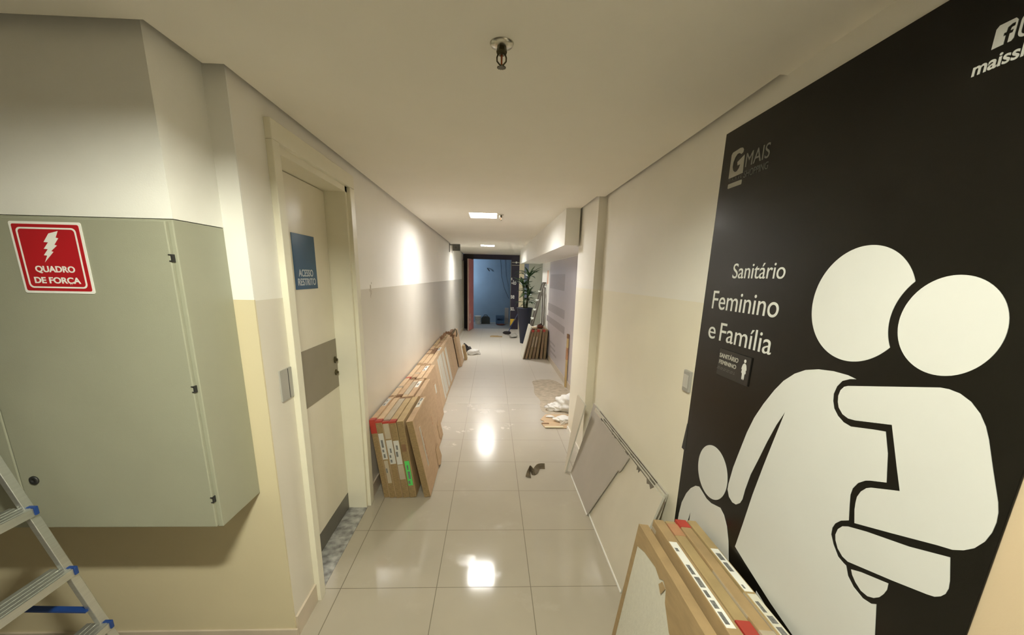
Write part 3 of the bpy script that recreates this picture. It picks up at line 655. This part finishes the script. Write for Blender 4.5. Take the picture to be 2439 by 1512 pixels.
# right side, against the black panel
GR = 'cartons against the restroom panel'
def open_carton():
    r = thing('flat_carton', (.600, .885, 0), 'torn-open carton showing a white tile, outermost against the black panel', 'carton', GR, rot=(0, .118, 0))
    t, Lh, ln = .040, .606, .605
    b = MB(); b.box(-t + .006, 0, 0, ln, 0, Lh, bev=.002)
    b.box(-t, -t + .006, ln - .030, ln, 0, Lh)                                   # far strip of the front sheet
    b.box(-t, -t + .006, 0, ln, 0, .03)
    top = [(.0, Lh), (ln - .03, Lh), (ln - .03, Lh - .085), (ln - .10, Lh - .062), (.40, Lh - .048), (.355, Lh - .062), (.33, Lh - .045), (.30, Lh - .058), (.285, Lh - .10), (.22, Lh - .16), (.10, Lh - .2), (0, Lh - .22)]
    b.prism(top, lambda u, v, w: (-t + w, u, v), 0, .006)
    b.obj('box', CARDR, r)
    MB().box(-t + .002, -t + .0058, .004, ln - .031, .031, Lh - .01).obj('exposed_tile', TILEW, r)
    MB().prism([(.33, Lh - .052), (.30, Lh - .058), (.315, Lh - .092), (.345, Lh - .075)], lambda u, v, w: (-t - w - .10 * (Lh - .05 - v), u, v), 0, .002).obj('torn_flap', CARDR, r)
open_carton()
carton((.660, .885, 0), .120, .044, .605, .628, 1, CARDR, 'carton with a long white shipping label on top, just behind the torn-open one', GR, [('toplabel', -.042, -.012, .06, .455, VINYLW), ('facelabel', .56, .60, .585, .6, TAPE)])
carton((.7085, .888, 0), .121, .044, .600, .622, 1, CARDR2, 'plain carton, middle of the five against the black panel', GR, [('tape', .5, .58, REDINK), ('tape', .02, .09, REDT)])
carton((.756, .890, 0), .121, .044, .602, .624, 1, CARDR, 'carton with a red taped corner, fourth from the torn-open side', GR, [('endtape', .01, TAPE), ('tape', .55, .604, REDT), ('facelabel', .1, .3, .61, .622, TAPE)])
carton((.799, .890, 0), .121, .038, .600, .624, 1, CARDR2, 'carton with a white label strip, innermost against the black panel', GR, [('toplabel', -.036, -.006, .20, .415, VINYLW), ('facelabel', .02, .2, .6, .62, TAPE), ('toplabel', -.034, -.004, .0, .19, TILEW)])

# right side, far: six cartons at the recess
GF = 'cartons standing by the lilac wall'
def far_set():
    specs = [(.627, .2317, .028, TILEW, 'white-faced tile slab leaning outermost on the cartons by the lilac wall', .60),
             (.676, .2083, .050, CARDF, 'carton with red corners right behind the white tile slab', .60),
             (.746, .1833, .050, CARDF2, 'carton with pale strip, second behind the white tile slab', .60),
             (.816, .155, .050, CARDF, 'carton with pale label, third behind the white tile slab', .60),
             (.888, .124, .050, CARDF2, 'olive carton, fourth behind the white tile slab', .60),
             (.974, .0745, .050, CARDF, 'carton with red corner, second from the lilac wall', .60),
             (1.048, .0367, .050, CARDF2, 'carton closest to the lilac wall in the far leaning set', .60)]
    for i, (x, tl, t, m, lab, hh) in enumerate(specs):
        parts = []
        if i in (1, 3, 5): parts.append(('endtape', .045, REDT))
        if i in (2, 3): parts.append(('endlabel', .015, .03, .25, .46, TAPE))
        if i == 0:
            r = thing('tile_slab', (x + t, 7.95, 0), lab, 'tile slab', None, rot=(0, tl, 0))
            MB().box(-t, 0, 0, .60, 0, .66, bev=.002).obj('slab', TILEW, r); MB().box(-t + .012, .001, -.002, .598, 0, .62).obj('backing_carton', CARDF, r)
        else:
            carton((x + t, 7.955, 0), tl, t, .60, hh, 1, m, lab, GF, [p if p[0] != 'endlabel' else ('endlabel', -t + .01, -t + .03, p[3], p[4], p[5]) for p in parts])
far_set()

# ------------------------------------------------------------------ plasterboards on the right
GB = 'plasterboards leaning on the right wall'
def board(x, y0, y1, hgt, tilt, label, m, t=.0125, poly=None, edge=True, torn=0, core=None):
    r = thing('plasterboard', (x + t, y0, 0), label, 'plasterboard', GB, rot=(0, tilt, 0))
    ln = y1 - y0
    p = poly or [(0, 0), (ln, 0), (ln + .01, hgt), (0.0, hgt)]
    MB().prism(p, lambda u, v, w: (-w, u, v), .0006, t - .0006).obj('core', core or GYPE, r)
    MB().prism(p, lambda u, v, w: (-w, u, v), t - .0006, t).obj('face_paper', m, r)
    if edge:
        MB().box(-t - .004, -t, p[0][0], p[1][0], 0, .010).obj('edge_strip', LAMPF, r)
    if torn:
        tb = MB(); u = .06 + .05 * torn; q0 = len(bpy.data.objects)
        pl = []
        while u < ln - .16:
            a = random.uniform(.05, .13); h = random.uniform(.008, .035)
            pl += [(u, hgt - .004), (u + a * .25, hgt - h), (u + a * .5, hgt - h * .5), (u + a * .8, hgt - h * .9), (u + a, hgt - .004)]
            u += a + random.uniform(.08, .26)
        pl += [(pl[-1][0], hgt + .0018), (pl[0][0], hgt + .0018)]
        tb.prism(pl, lambda q, v, w: (-w, q, v), t, t + .0012)
        tb.obj('torn_paper', GYPD, r)
    return r
board(.695, 1.775, 3.075, .578, .283, 'large cream plasterboard leaning outermost on the wall before the pillar', GYP, torn=1)
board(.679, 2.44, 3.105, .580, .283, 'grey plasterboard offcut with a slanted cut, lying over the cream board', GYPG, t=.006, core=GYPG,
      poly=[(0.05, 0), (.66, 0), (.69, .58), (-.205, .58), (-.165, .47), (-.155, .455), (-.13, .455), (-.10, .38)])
board(.732, 1.80, 3.18, .575, .250, 'pale plasterboard second from the wall, its top showing behind the cream board', GYP, edge=False, torn=1)
board(.770, 1.815, 3.31, .570, .215, 'plasterboard closest to the wall behind the others', GYPG, edge=False, torn=1)
board(.636, 3.12, 3.40, .620, .205, 'narrow tapered plasterboard strip standing apart near the pillar', GYP, edge=False, poly=[(0.0, 0), (.035, 0), (.28, .62), (-.02, .62)])

# ------------------------------------------------------------------ aluminium ladder by the cabinet
ld = thing('step_ladder', (-1.5, .98, 0), 'bare aluminium step ladder with blue tread caps below the grey-green cabinet', 'step ladder')
yf, yn = 1.18, .72
def xs(z): return -1.143 - .318 * z
for y in (yf, yn):
    st = MB(); st.bar((xs(0) - .03, y + .008, .0), (xs(1.25) - .03, y + .008, 1.25), .018, .028, up=(0, 1, 0), bev=.002); L(st.obj('stile', ALU, ld))
    rl = MB(); rl.bar((-1.92, y + .008, 0), (-1.585, y + .008, 1.23), .02, .035, up=(0, 1, 0), bev=.002); L(rl.obj('rear_leg', ALU, ld))
    L(MB().box(xs(0) - .07, xs(0) + .01, y - .008, y + .024, 0, .035, bev=.003).obj('foot', BLUEP, ld))
    L(MB().box(-1.95, -1.895, y - .008, y + .024, 0, .03, bev=.003).obj('foot', BLUEP, ld))
    sb = MB(); sb.bar((xs(.50) - .03, y - .006, .500), (-1.79, y - .006, .515), .006, .022, up=(0, 1, 0)); L(sb.obj('spreader_strap', BLUEP, ld))
for z in (.225, .44, .655, .875, 1.09):
    x = xs(z)
    tr = MB(); tr.box(x - .072, x, yn, yf, z - .003, z).box(x - .004, x, yn, yf, z - .026, z - .003).box(x - .072, x - .068, yn, yf, z - .02, z - .003)
    for k in range(4): tr.box(x - .06 + k * .016, x - .055 + k * .016, yn, yf, z, z + .0015)
    o = L(tr.obj('tread', ALU, ld))
    for y in (yf, yn - .012):
        L(MB().box(x - .022, x + .004, y, y + .012, z - .024, z + .004, bev=.002).obj('end_cap', BLUEP, o))
L(MB().box(-1.68, -1.50, yn - .01, yf + .03, 1.245, 1.27, bev=.004).obj('top_step', BLUEP, ld))

# far ladder by the lilac wall
l2 = thing('step_ladder', (.93, 8.85, 0), 'narrow aluminium step ladder standing behind the far right-hand cartons', 'step ladder')
for y in (8.68, 9.02):
    b = MB(); b.bar((.735, y, 0), (1.10, y, 1.49), .03, .062, up=(0, 1, 0)); L(b.obj('stile', ALUD, l2))
    b = MB(); b.bar((1.122, y, 0), (1.115, y, 1.40), .03, .042, up=(0, 1, 0)); L(b.obj('rear_leg', ALUD, l2))
for z in (.27, .50, .73, .92, 1.12, 1.31):
    x = .735 + z * .245
    L(MB().box(x - .045, x + .02, 8.67, 9.03, z - .015, z + .008, bev=.003).obj('tread', mat('pale_tread', (.62, .64, .58), rough=.4), l2))
L(MB().box(1.07, 1.135, 8.66, 9.04, 1.475, 1.50, bev=.004).obj('top_step', ALUD, l2))

# ------------------------------------------------------------------ lilac vinyl and small things on the recess wall
lv = thing('wall_vinyl', (1.15, 6.2, .1), 'lilac vinyl wall graphic with grey blocks in the recess', 'wall graphic')
Wr = west(1.15)
L(MB().prism([(4.11, .10), (8.25, .10), (8.25, 1.897), (4.11, 1.897)], Wr, 0, .002).obj('film', LILAC, lv))
for (y0, y1, z0, z1) in ((6.52, 8.14, 1.40, 1.66), (6.40, 8.29, .965, 1.11), (6.33, 8.46, .735, .852)):
    L(MB().prism([(y0, z0), (y1, z0), (y1, z1), (y0, z1)], Wr, .002, .003).obj('grey_block', LILACG, lv))
for (y0, y1, z) in ((7.2, 7.85, .40), (7.15, 7.8, .315), (7.0, 7.7, .23)):
    L(MB().prism([(y0, z - .018), (y1, z - .018), (y1, z + .018), (y0, z + .018)], Wr, .002, .003).obj('grey_line', LILACG, lv))
wp = thing('wooden_batten', (1.13, 5.9, 0), 'upright yellow wooden batten with red stains beside the white pillar', 'batten')
L(MB().box(1.118, 1.138, 5.86, 5.93, .0, .80, bev=.002).obj('batten', WOODY, wp))
L(MB().box(1.116, 1.1385, 5.858, 5.932, .42, .60).obj('red_stain', REDINK, wp)); L(MB().box(1.117, 1.1385, 5.858, 5.932, .74, .802).obj('dark_end', CARDD, wp))
op = thing('wall_poster', (1.15, 8.55, 1.58), 'pale poster with an orange edge behind the far ladder', 'poster')
L(MB().prism([(8.30, 1.42), (9.4, 1.42), (9.4, 1.76), (8.30, 1.76)], Wr, 0, .002).obj('sheet', VINYLW, op))
L(MB().prism([(8.45, 1.47), (8.62, 1.47), (8.62, 1.74), (8.45, 1.74)], Wr, .002, .003).obj('orange_band', mat('pale_orange_print', (.70, .42, .30), rough=.5), op))

# ------------------------------------------------------------------ hoarding at the corridor end
hd = thing('construction_hoarding', (0, 12.72, 0), 'dark purple hoarding with white lettering closing the corridor end', 'hoarding')
L(MB().box(-.866, -.56, 12.70, 12.75, 0, 2.228).obj('panel', HOARDK, hd))
L(MB().box(-.56, .575, 12.70, 12.75, 2.09, 2.228).obj('header', HOARD, hd))
L(MB().box(.575, .83, 12.70, 12.75, 0, 2.228).obj('panel', HOARD, hd))
L(MB().box(.572, .586, 12.69, 12.76, 0, 2.09).obj('metal_edge', ALUD, hd))
Fh = front(12.70)
for tx, u0, u1, v, c in (('s', .588, .622, 1.50, .095), ('-lo', .60, .745, 1.365, .13), ('se', .589, .70, .945, .145), ('so.', .589, .715, .58, .145)):
    L(MB().text(tx, Fh, u0, u1, v, c, bold=.02).obj('lettering', VINYLW, hd))
L(MB().box(.60, .83, 12.698, 12.70, 1.925, 1.945).box(.60, .83, 12.698, 12.70, 2.0, 2.03).obj('pale_band', VINYLG, hd))
L(MB().prism(circle((.735, 2.015), .03, 24), Fh, .002, .003).obj('round_mark', VINYLW, hd))
tri = MB(); tri.prism([(.587, .10), (.587, .32), (.757, .32)], Fh, 0, .001); L(tri.obj('orange_triangle', YELLOW, hd))
dl2 = thing('hoarding_door', (-.575, 12.70, 0), 'pink-red board door swung open from the dark hoarding', 'door')
ang = math.atan2(-.62, -.115)
MB().box(0, .60, -.02, .02, .01, 2.075).obj('leaf', PINK, dl2); MB().box(.60, .606, -.021, .021, .01, 2.075).obj('edge', PINKE, dl2)
MB().box(.36, .56, .02, .0215, .22, .50).obj('scuffed_patch', mat('pale_scuff', (.55, .35, .32), rough=.7, var=.4, scale=14), dl2)
dl2.rotation_euler = (0, 0, ang)
dl2.location = (-.575, 12.68, 0)
# panels beyond the hoarding
t = thing('ceiling_lamp', (1.36, 11.3, H), 'unseen ceiling lamp added to light the side passage behind the white beam', 'ceiling lamp', 'corridor ceiling lamps')  # guessed lamp out of view, added to brighten the far walls
L(MB().box(1.21, 1.51, 11.11, 11.49, H - .006, H).obj('frame', LAMPF, t)); L(MB().box(1.218, 1.502, 11.12, 11.48, H - .012, H - .006).obj('diffuser', EM_SIDE, t))
cpn = thing('lit_shop_panel', (.93, 12.80, 0), 'cream panel strip between the hoarding and the plant', 'panel')
L(MB().box(.832, .983, 12.70, 12.75, 0, 2.228).obj('sheet', CREAMW, cpn)); L(MB().box(.833, .982, 12.696, 12.70, 1.2, 1.215).obj('band', CARDD, cpn))
bpn = thing('blue_banner', (1.05, 12.75, 0), 'slate blue banner strip behind the plant leaves', 'banner')
L(MB().box(.985, 1.12, 12.735, 12.75, .9, 1.99).obj('cloth', BLUEW, bpn)); L(MB().box(.98, 1.125, 12.73, 12.75, 1.99, 2.01).obj('rail', ALUD, bpn))

# blue room contents
wl = thing('added_room_lamp', (-1.2, 13.6, 0), 'unseen lamp on a stand added to light the blue room', 'lamp')  # guessed lamp out of view, added as the room's light source
L(MB().tube([(-1.3, 13.5, .02), (-1.3, 13.5, 1.75)], .015).obj('pole', BLACKP, wl))
L(MB().box(-1.38, -1.22, 13.46, 13.54, 1.68, 1.84).obj('housing', BLACKP, wl)); L(MB().box(-1.37, -1.23, 13.541, 13.56, 1.69, 1.83).obj('lens', EM_ROOM, wl))
L(MB().tube([(-1.45, 13.5, .012), (-1.15, 13.5, .012)], .012).tube([(-1.3, 13.35, .012), (-1.3, 13.65, .012)], .012).obj('foot', BLACKP, wl))
bk = thing('bucket', (-.465, 13.95, 0), 'white plastic bucket on the floor of the blue room', 'bucket')
b = MB(); b.lathe([(.088, 0), (.092, .01), (.115, .26), (.120, .262), (.120, .28), (.112, .28), (.085, .02)], (-.465, 13.95, 0)); L(b.obj('body', BUCKET, bk, True))
L(MB().tube([(-.585, 13.95, .25), (-.56, 13.86, .17), (-.465, 13.82, .14), (-.37, 13.86, .17), (-.345, 13.95, .25)], .003).obj('handle', ALUD, bk))
tbx = thing('tool_bag', (-.20, 14.1, 0), 'dark tool bag beside the white bucket', 'tool bag')
L(MB().prism([(-.35, 0), (-.05, 0), (-.05, .19), (-.09, .235), (-.2, .26), (-.31, .235), (-.35, .18)], front(14.2), 0, .2).obj('body', mat('tool_bag_cloth', (.05, .055, .05), rough=.85), tbx))
L(MB().tube([(-.28, 14.1, .24), (-.24, 14.1, .30), (-.16, 14.1, .30), (-.12, 14.1, .24)], .010).obj('handle', BLACKP, tbx))
bc = thing('blue_crate', (.30, 14.05, 0), 'blue crate on the floor of the blue room', 'crate')
b = MB(); b.box(.15, .44, 13.95, 14.2, 0, .02).box(.15, .44, 13.95, 13.965, .02, .13).box(.15, .44, 13.95, 13.965, .20, .29).box(.15, .44, 14.185, 14.2, .02, .29).box(.15, .165, 13.965, 14.185, .02, .29).box(.425, .44, 13.965, 14.185, .02, .29).box(.15, .20, 13.95, 13.965, .13, .20).box(.39, .44, 13.95, 13.965, .13, .20)
L(b.obj('body', mat('crate_blue', (.06, .13, .24), rough=.5), bc)); L(MB().box(.145, .445, 13.945, 13.95, .275, .295).obj('rim', mat('crate_rim', (.10, .2, .32), rough=.5), bc))
gb = thing('leaning_board', (.52, 14.2, 0), 'grey board leaning inside the blue room near the opening edge', 'board', rot=(-.14, 0, 0))
MB().box(-.06, .075, -.02, 0, 0, .54).obj('sheet', GYPG, gb); MB().box(-.061, .076, -.021, .001, .53, .545).obj('edge', GYPE, gb)
rbk = thing('rubble_sack', (.33, 13.72, 0), 'flat reddish sack on the floor before the blue crate', 'sack')
def blob(c, s, m, name, parent, seed, sub=3, amp=.25, flat=.0):
    rnd = random.Random(seed); b = bmesh.new(); bmesh.ops.create_icosphere(b, subdivisions=sub, radius=1)
    ph = [rnd.uniform(0, 6) for _ in range(9)]
    for v in b.verts:
        p = v.co.copy()
        k = 1 + amp * (math.sin(3 * p.x + ph[0]) * math.cos(4 * p.y + ph[1]) + .6 * math.sin(7 * p.z + ph[2] + 3 * p.x) * math.cos(6 * p.x + ph[3]) + .4 * math.sin(13 * p.y + ph[4]) * math.sin(11 * p.z + ph[5] + 9 * p.x))
        v.co = Vector((p.x * k * s[0], p.y * k * s[1], max(p.z * k * s[2] + s[2] * .75, 0)))
    me = bpy.data.meshes.new(name); b.to_mesh(me); b.free(); me.materials.append(m)
    for f in me.polygons: f.use_smooth = True
    o = bpy.data.objects.new(name, me); COL.objects.link(o); o.parent = parent
    o.location = c if parent is None else Vector(c) - Vector(parent.location); return o
blob((.33, 13.72, 0), (.12, .08, .03), REDBR, 'sack', rbk, 3); 
rbt = MB(); rbt.tube([(.23, 13.72, .03), (.20, 13.72, .045), (.185, 13.73, .04)], [.012, .006, .014]); L(rbt.obj('tied_end', REDBR, rbk))
hc = MB(); hc.tube([(.28, 14.5, 2.29), (.34, 14.5, 1.6), (.44, 14.5, 1.2), (.60, 14.5, .85)], .006, seg=6)
tag(hc.obj('hanging_cable', BLACKP), 'thin dark cable hanging down the blue room wall', 'cable')
hc = MB(); hc.tube([(-.16, 14.57, 1.86), (-.13, 14.5, 1.82), (-.08, 14.5, 1.77)], .016, seg=8)
tag(hc.obj('cable_stub', BLACKP), 'short dark cable stub poking from the blue wall', 'cable')

# ------------------------------------------------------------------ plant
pt = thing('potted_plant', (.81, 10.0, 0), 'tall dark green plant in a tapered navy pot at the corridor end', 'plant')
b = MB(); b.lathe([(.088, 0), (.092, .01), (.185, .84), (.197, .85), (.197, .872), (.175, .872), (.165, .80)], (.81, 10.0, 0)); L(b.obj('pot', NAVY, pt, True))
L(MB().lathe([(.165, .82), (.165, .835), (.02, .845)], (.81, 10.0, 0)).obj('soil', SOIL, pt))
heads = []
for k, pts in enumerate([[(.86, 10, .83), (.87, 10, 1.05), (.865, 10, 1.3), (.89, 10.0, 1.62)], [(.83, 9.97, .83), (.86, 9.95, 1.05), (.88, 9.93, 1.22)], [(.80, 10.04, .83), (.78, 10.06, 1.1), (.76, 10.05, 1.42)]]):
    L(MB().tube(pts, [.022, .019, .017, .012][:len(pts)], seg=8).obj('stem', STEM, pt, True)); heads.append(pts)
fo = bmesh.new(); rnd = random.Random(11)
def leaf(o, az, el, ln, wd, droop):
    N = 7; dirh = Vector((math.cos(az), math.sin(az), 0)); side = Vector((-math.sin(az), math.cos(az), 0)); prev = None
    p = Vector(o); e = el
    for i in range(N + 1):
        t = i / N; wv = wd * (math.sin(PI * min(1, (t * .9 + .08))) ** .8) if i < N else .0008
        up = Vector((-math.sin(e) * dirh.x, -math.sin(e) * dirh.y, math.cos(e)))
        cur = (fo.verts.new(p + side * wv + up * wv * .35), fo.verts.new(p), fo.verts.new(p - side * wv + up * wv * .35))
        if prev:
            fo.faces.new((prev[0], prev[1], cur[1], cur[0])); fo.faces.new((prev[1], prev[2], cur[2], cur[1]))
        prev = cur
        p = p + (dirh * math.cos(e) + Vector((0, 0, math.sin(e)))) * (ln / N); e -= droop / N
for pts in heads:
    top = Vector(pts[-1]); n = 15
    for i in range(n):
        leaf(top - Vector((0, 0, rnd.uniform(0, .08))), 2 * PI * i / n + rnd.uniform(-.3, .3), rnd.uniform(.1, 1.1), rnd.uniform(.22, .34), rnd.uniform(.026, .042), rnd.uniform(.4, 1.4))
    for q in range(10):
        z = rnd.uniform(pts[0][2] + .12, pts[-1][2] - .1); o = Vector((top.x + rnd.uniform(-.02, .02), top.y, z))
        leaf(o, rnd.uniform(0, 2 * PI), rnd.uniform(-.1, .7), rnd.uniform(.14, .24), rnd.uniform(.018, .03), rnd.uniform(.5, 1.5))
for a in ((PI + .15, 1.15, .48, .032, 2.2), (.1, .95, .42, .04, .6), (-.5, .8, .36, .04, .5), (PI - .5, .8, .42, .034, 1.6), (.3, 1.2, .32, .045, .3)):
    leaf(Vector((.89, 10, 1.58)), *a)
me = bpy.data.meshes.new('foliage'); fo.to_mesh(me); fo.free(); me.materials.append(LEAF)
for f in me.polygons: f.use_smooth = True
o = bpy.data.objects.new('foliage', me); COL.objects.link(o); o.parent = pt; L(o)
sm = o.modifiers.new('solid', 'SOLIDIFY'); sm.thickness = .0012

# mop and floor clutter at the end
mp = thing('mop', (.46, 11.55, 0), 'dark mop lying with its thin handle propped on the navy pot', 'mop')
L(MB().tube([(.49, 11.55, .06), (.60, 11.35, .36), (.72, 10.30, .80)], .010, seg=8).obj('handle', BLUEP, mp))
blob((.45, 11.55, 0), (.11, .09, .05), DARKC, 'head', mp, 5)
L(MB().tube([(.485, 11.56, .04), (.497, 11.535, .085)], [.02, .014]).obj('socket', BLACKP, mp))
lb = MB(); lb.box(-.03, .30, 10.93, 11.10, 0, .014, bev=.003); lb.box(.0, .2, 11.0, 11.12, .014, .02)
tag(lb.obj('cardboard_offcut', CARD2), 'flat brown offcut on the floor before the mop', 'cardboard')
gs = thing('rubble_bag', (.62, 11.0, 0), 'low grey rubble bag slumped beside the navy pot', 'bag')
blob((.60, 10.95, 0), (.11, .18, .06), PLASTG, 'bag', gs, 8); L(MB().tube([(.50, 10.92, .05), (.45, 10.9, .07), (.43, 10.9, .06)], [.016, .008, .018]).obj('tied_end', PLASTG, gs))

# things beside the long row
wb = thing('white_sack', (-.39, 8.40, 0), 'small white sack on the floor past the long row of cartons', 'sack')
blob((-.38, 8.42, 0), (.125, .11, .065), PLAST, 'sack', wb, 2); L(MB().tube([(-.28, 8.40, .03), (-.24, 8.39, .02), (-.22, 8.39, .022)], [.02, .010, .02]).obj('tied_end', PLAST, wb))
dc = thing('dark_jacket', (-.47, 8.75, 0), 'dark crumpled jacket on the floor behind the white sack', 'jacket')
blob((-.50, 8.75, 0), (.07, .08, .06), DARKC, 'body', dc, 14); L(MB().tube([(-.51, 8.75, .09), (-.56, 8.72, .15), (-.59, 8.72, .18)], [.028, .022, .014]).obj('sleeve', DARKC, dc, True))
cs = thing('cardboard_scrap', (-.66, 6.45, .61), 'curled dark cardboard scrap lying on the far left cartons', 'cardboard scrap')
b = MB(); pts = []
for k in range(15):
    t = k / 14; pts.append((-.80 + .20 * t, 6.35 + .25 * t, .640 + .09 * math.sin(PI * t) ** 2 * (1 if k % 2 else .7)))
for p, q in zip(pts, pts[1:]): b.bar(p, q, .05, .003, up=(0, 1, 0))
L(b.obj('scrap', CARDD, cs)); b = MB(); b.tube([(-.66, 6.55, .65), (-.62, 6.6, .70), (-.585, 6.62, .76), (-.57, 6.62, .74), (-.56, 6.60, .68), (-.57, 6.58, .64)], .012, seg=8); L(b.obj('strap_loop', RAG, cs, True))
# top of the far right cartons
rbx = thing('red_bundle', (.985, 8.12, .602), 'red-brown bundle on top of the far right-hand cartons', 'bundle')
blob((.985, 8.15, .602), (.055, .06, .05), REDBR, 'bundle', rbx, 21); L(MB().tube([(.94, 8.13, .66), (.985, 8.1, .70), (1.03, 8.13, .66)], .008).obj('cord', DARKC, rbx))
pp = thing('crumpled_paper', (.83, 8.1, .60), 'crumpled cream paper on top of the far right-hand cartons', 'paper')
blob((.84, 8.08, .603), (.075, .07, .025), CREAMW, 'sheet', pp, 31); blob((.92, 8.28, .603), (.045, .06, .02), PLAST, 'scrap', pp, 33)

# plastic bags and card by the pillar
pb = thing('plastic_bag', (1.0, 4.75, 0), 'crumpled white plastic bag, the larger one by the pillar foot', 'plastic bag')
blob((.98, 4.80, .0014), (.16, .16, .115), PLAST, 'bag', pb, 41, 4, .22); blob((.80, 4.80, .0014), (.10, .09, .05), PLAST, 'loose_end', pb, 43, 4, .3)
pb2 = thing('plastic_bag', (.83, 4.33, .0085), 'small flat white plastic bag on the cardboard sheet', 'plastic bag')
blob((.84, 4.36, .0085), (.10, .07, .035), PLAST, 'bag', pb2, 45, 4, .25); blob((.70, 4.5, .0085), (.05, .03, .012), PLAST, 'scrap', pb2, 46)
kb = thing('cardboard_sheet', (.74, 4.3, 0), 'torn beige cardboard sheet flat on the floor by the pillar', 'cardboard')
L(MB().prism([(.60, 4.17), (.84, 4.15), (.95, 4.15), (.95, 4.62), (.66, 4.60), (.58, 4.42), (.62, 4.36), (.575, 4.30)], fl, .002, .008).obj('sheet', CARD3, kb))
L(MB().box(.60, .80, 4.15, 4.175, .008, .02).obj('folded_edge', CREAMW, kb)); L(MB().box(.58, .66, 4.27, 4.30, .008, .012).obj('dark_strip', CARDD, kb))
wg = MB(); wg.prism([(.77, .0), (.835, .0), (.835, .055)], front(4.26), 0, .012)
tag(wg.obj('skirting_offcut', mat('white_skirting', (.78, .75, .68), rough=.4)), 'white triangular skirting offcut at the pillar foot', 'offcut')
ds_ = bmesh.new(); rnd = random.Random(5)
prof = [(.64, 6.3), (1.13, 6.35), (1.13, 4.62), (.98, 4.62), (.66, 4.62), (.62, 4.9), (.68, 5.2), (.61, 5.5), (.66, 5.9)]
MBd = MB(); MBd.prism(smooth_poly(prof, 2), fl, .0004, .0012)
o = MBd.obj('brown_dust', DUST); o['kind'] = 'stuff'; tag(o, 'brown dust spread over the floor tiles by the recess', 'dust')

# twisted strap on the floor
b = bmesh.new(); N = 40; prev = None
path = [Vector((.318, 3.03, .004)), Vector((.330, 3.10, .018)), Vector((.345, 3.16, .012)), Vector((.365, 3.09, .006)), Vector((.385, 3.13, .016)), Vector((.42, 3.195, .014)), Vector((.475, 3.20, .006))]
def cr(P, t):
    n = len(P) - 1; i = min(int(t * n), n - 1); f = t * n - i
    p0, p1, p2, p3 = P[max(i - 1, 0)], P[i], P[i + 1], P[min(i + 2, n)]
    return .5 * ((2 * p1) + (p2 - p0) * f + (2 * p0 - 5 * p1 + 4 * p2 - p3) * f * f + (3 * p1 - p0 - 3 * p2 + p3) * f ** 3)
for i in range(N + 1):
    t = i / N; p = cr(path, t); q = cr(path, min(t + .01, 1)) - cr(path, max(t - .01, 0)); q.normalize()
    a = .2 + 2.6 * math.sin(t * 5.0) * .5; n = Vector((-q.y, q.x, 0)).normalized(); wv = .024
    d = n * math.cos(a) * wv + Vector((0, 0, abs(math.sin(a)) * wv))
    lo = p - d; hi = p + d; dz = min(lo.z, hi.z)
    if dz < .001: lo.z += .001 - dz; hi.z += .001 - dz
    cur = (b.verts.new(lo), b.verts.new(hi))
    if prev: b.faces.new((prev[0], prev[1], cur[1], cur[0]))
    prev = cur
me = bpy.data.meshes.new('twisted_strap'); b.to_mesh(me); b.free(); me.materials.append(RAG)
o = bpy.data.objects.new('twisted_strap', me); COL.objects.link(o); s_ = o.modifiers.new('solid', 'SOLIDIFY'); s_.thickness = .0015
tag(o, 'twisted brown strap lying alone on the floor tiles', 'strap')
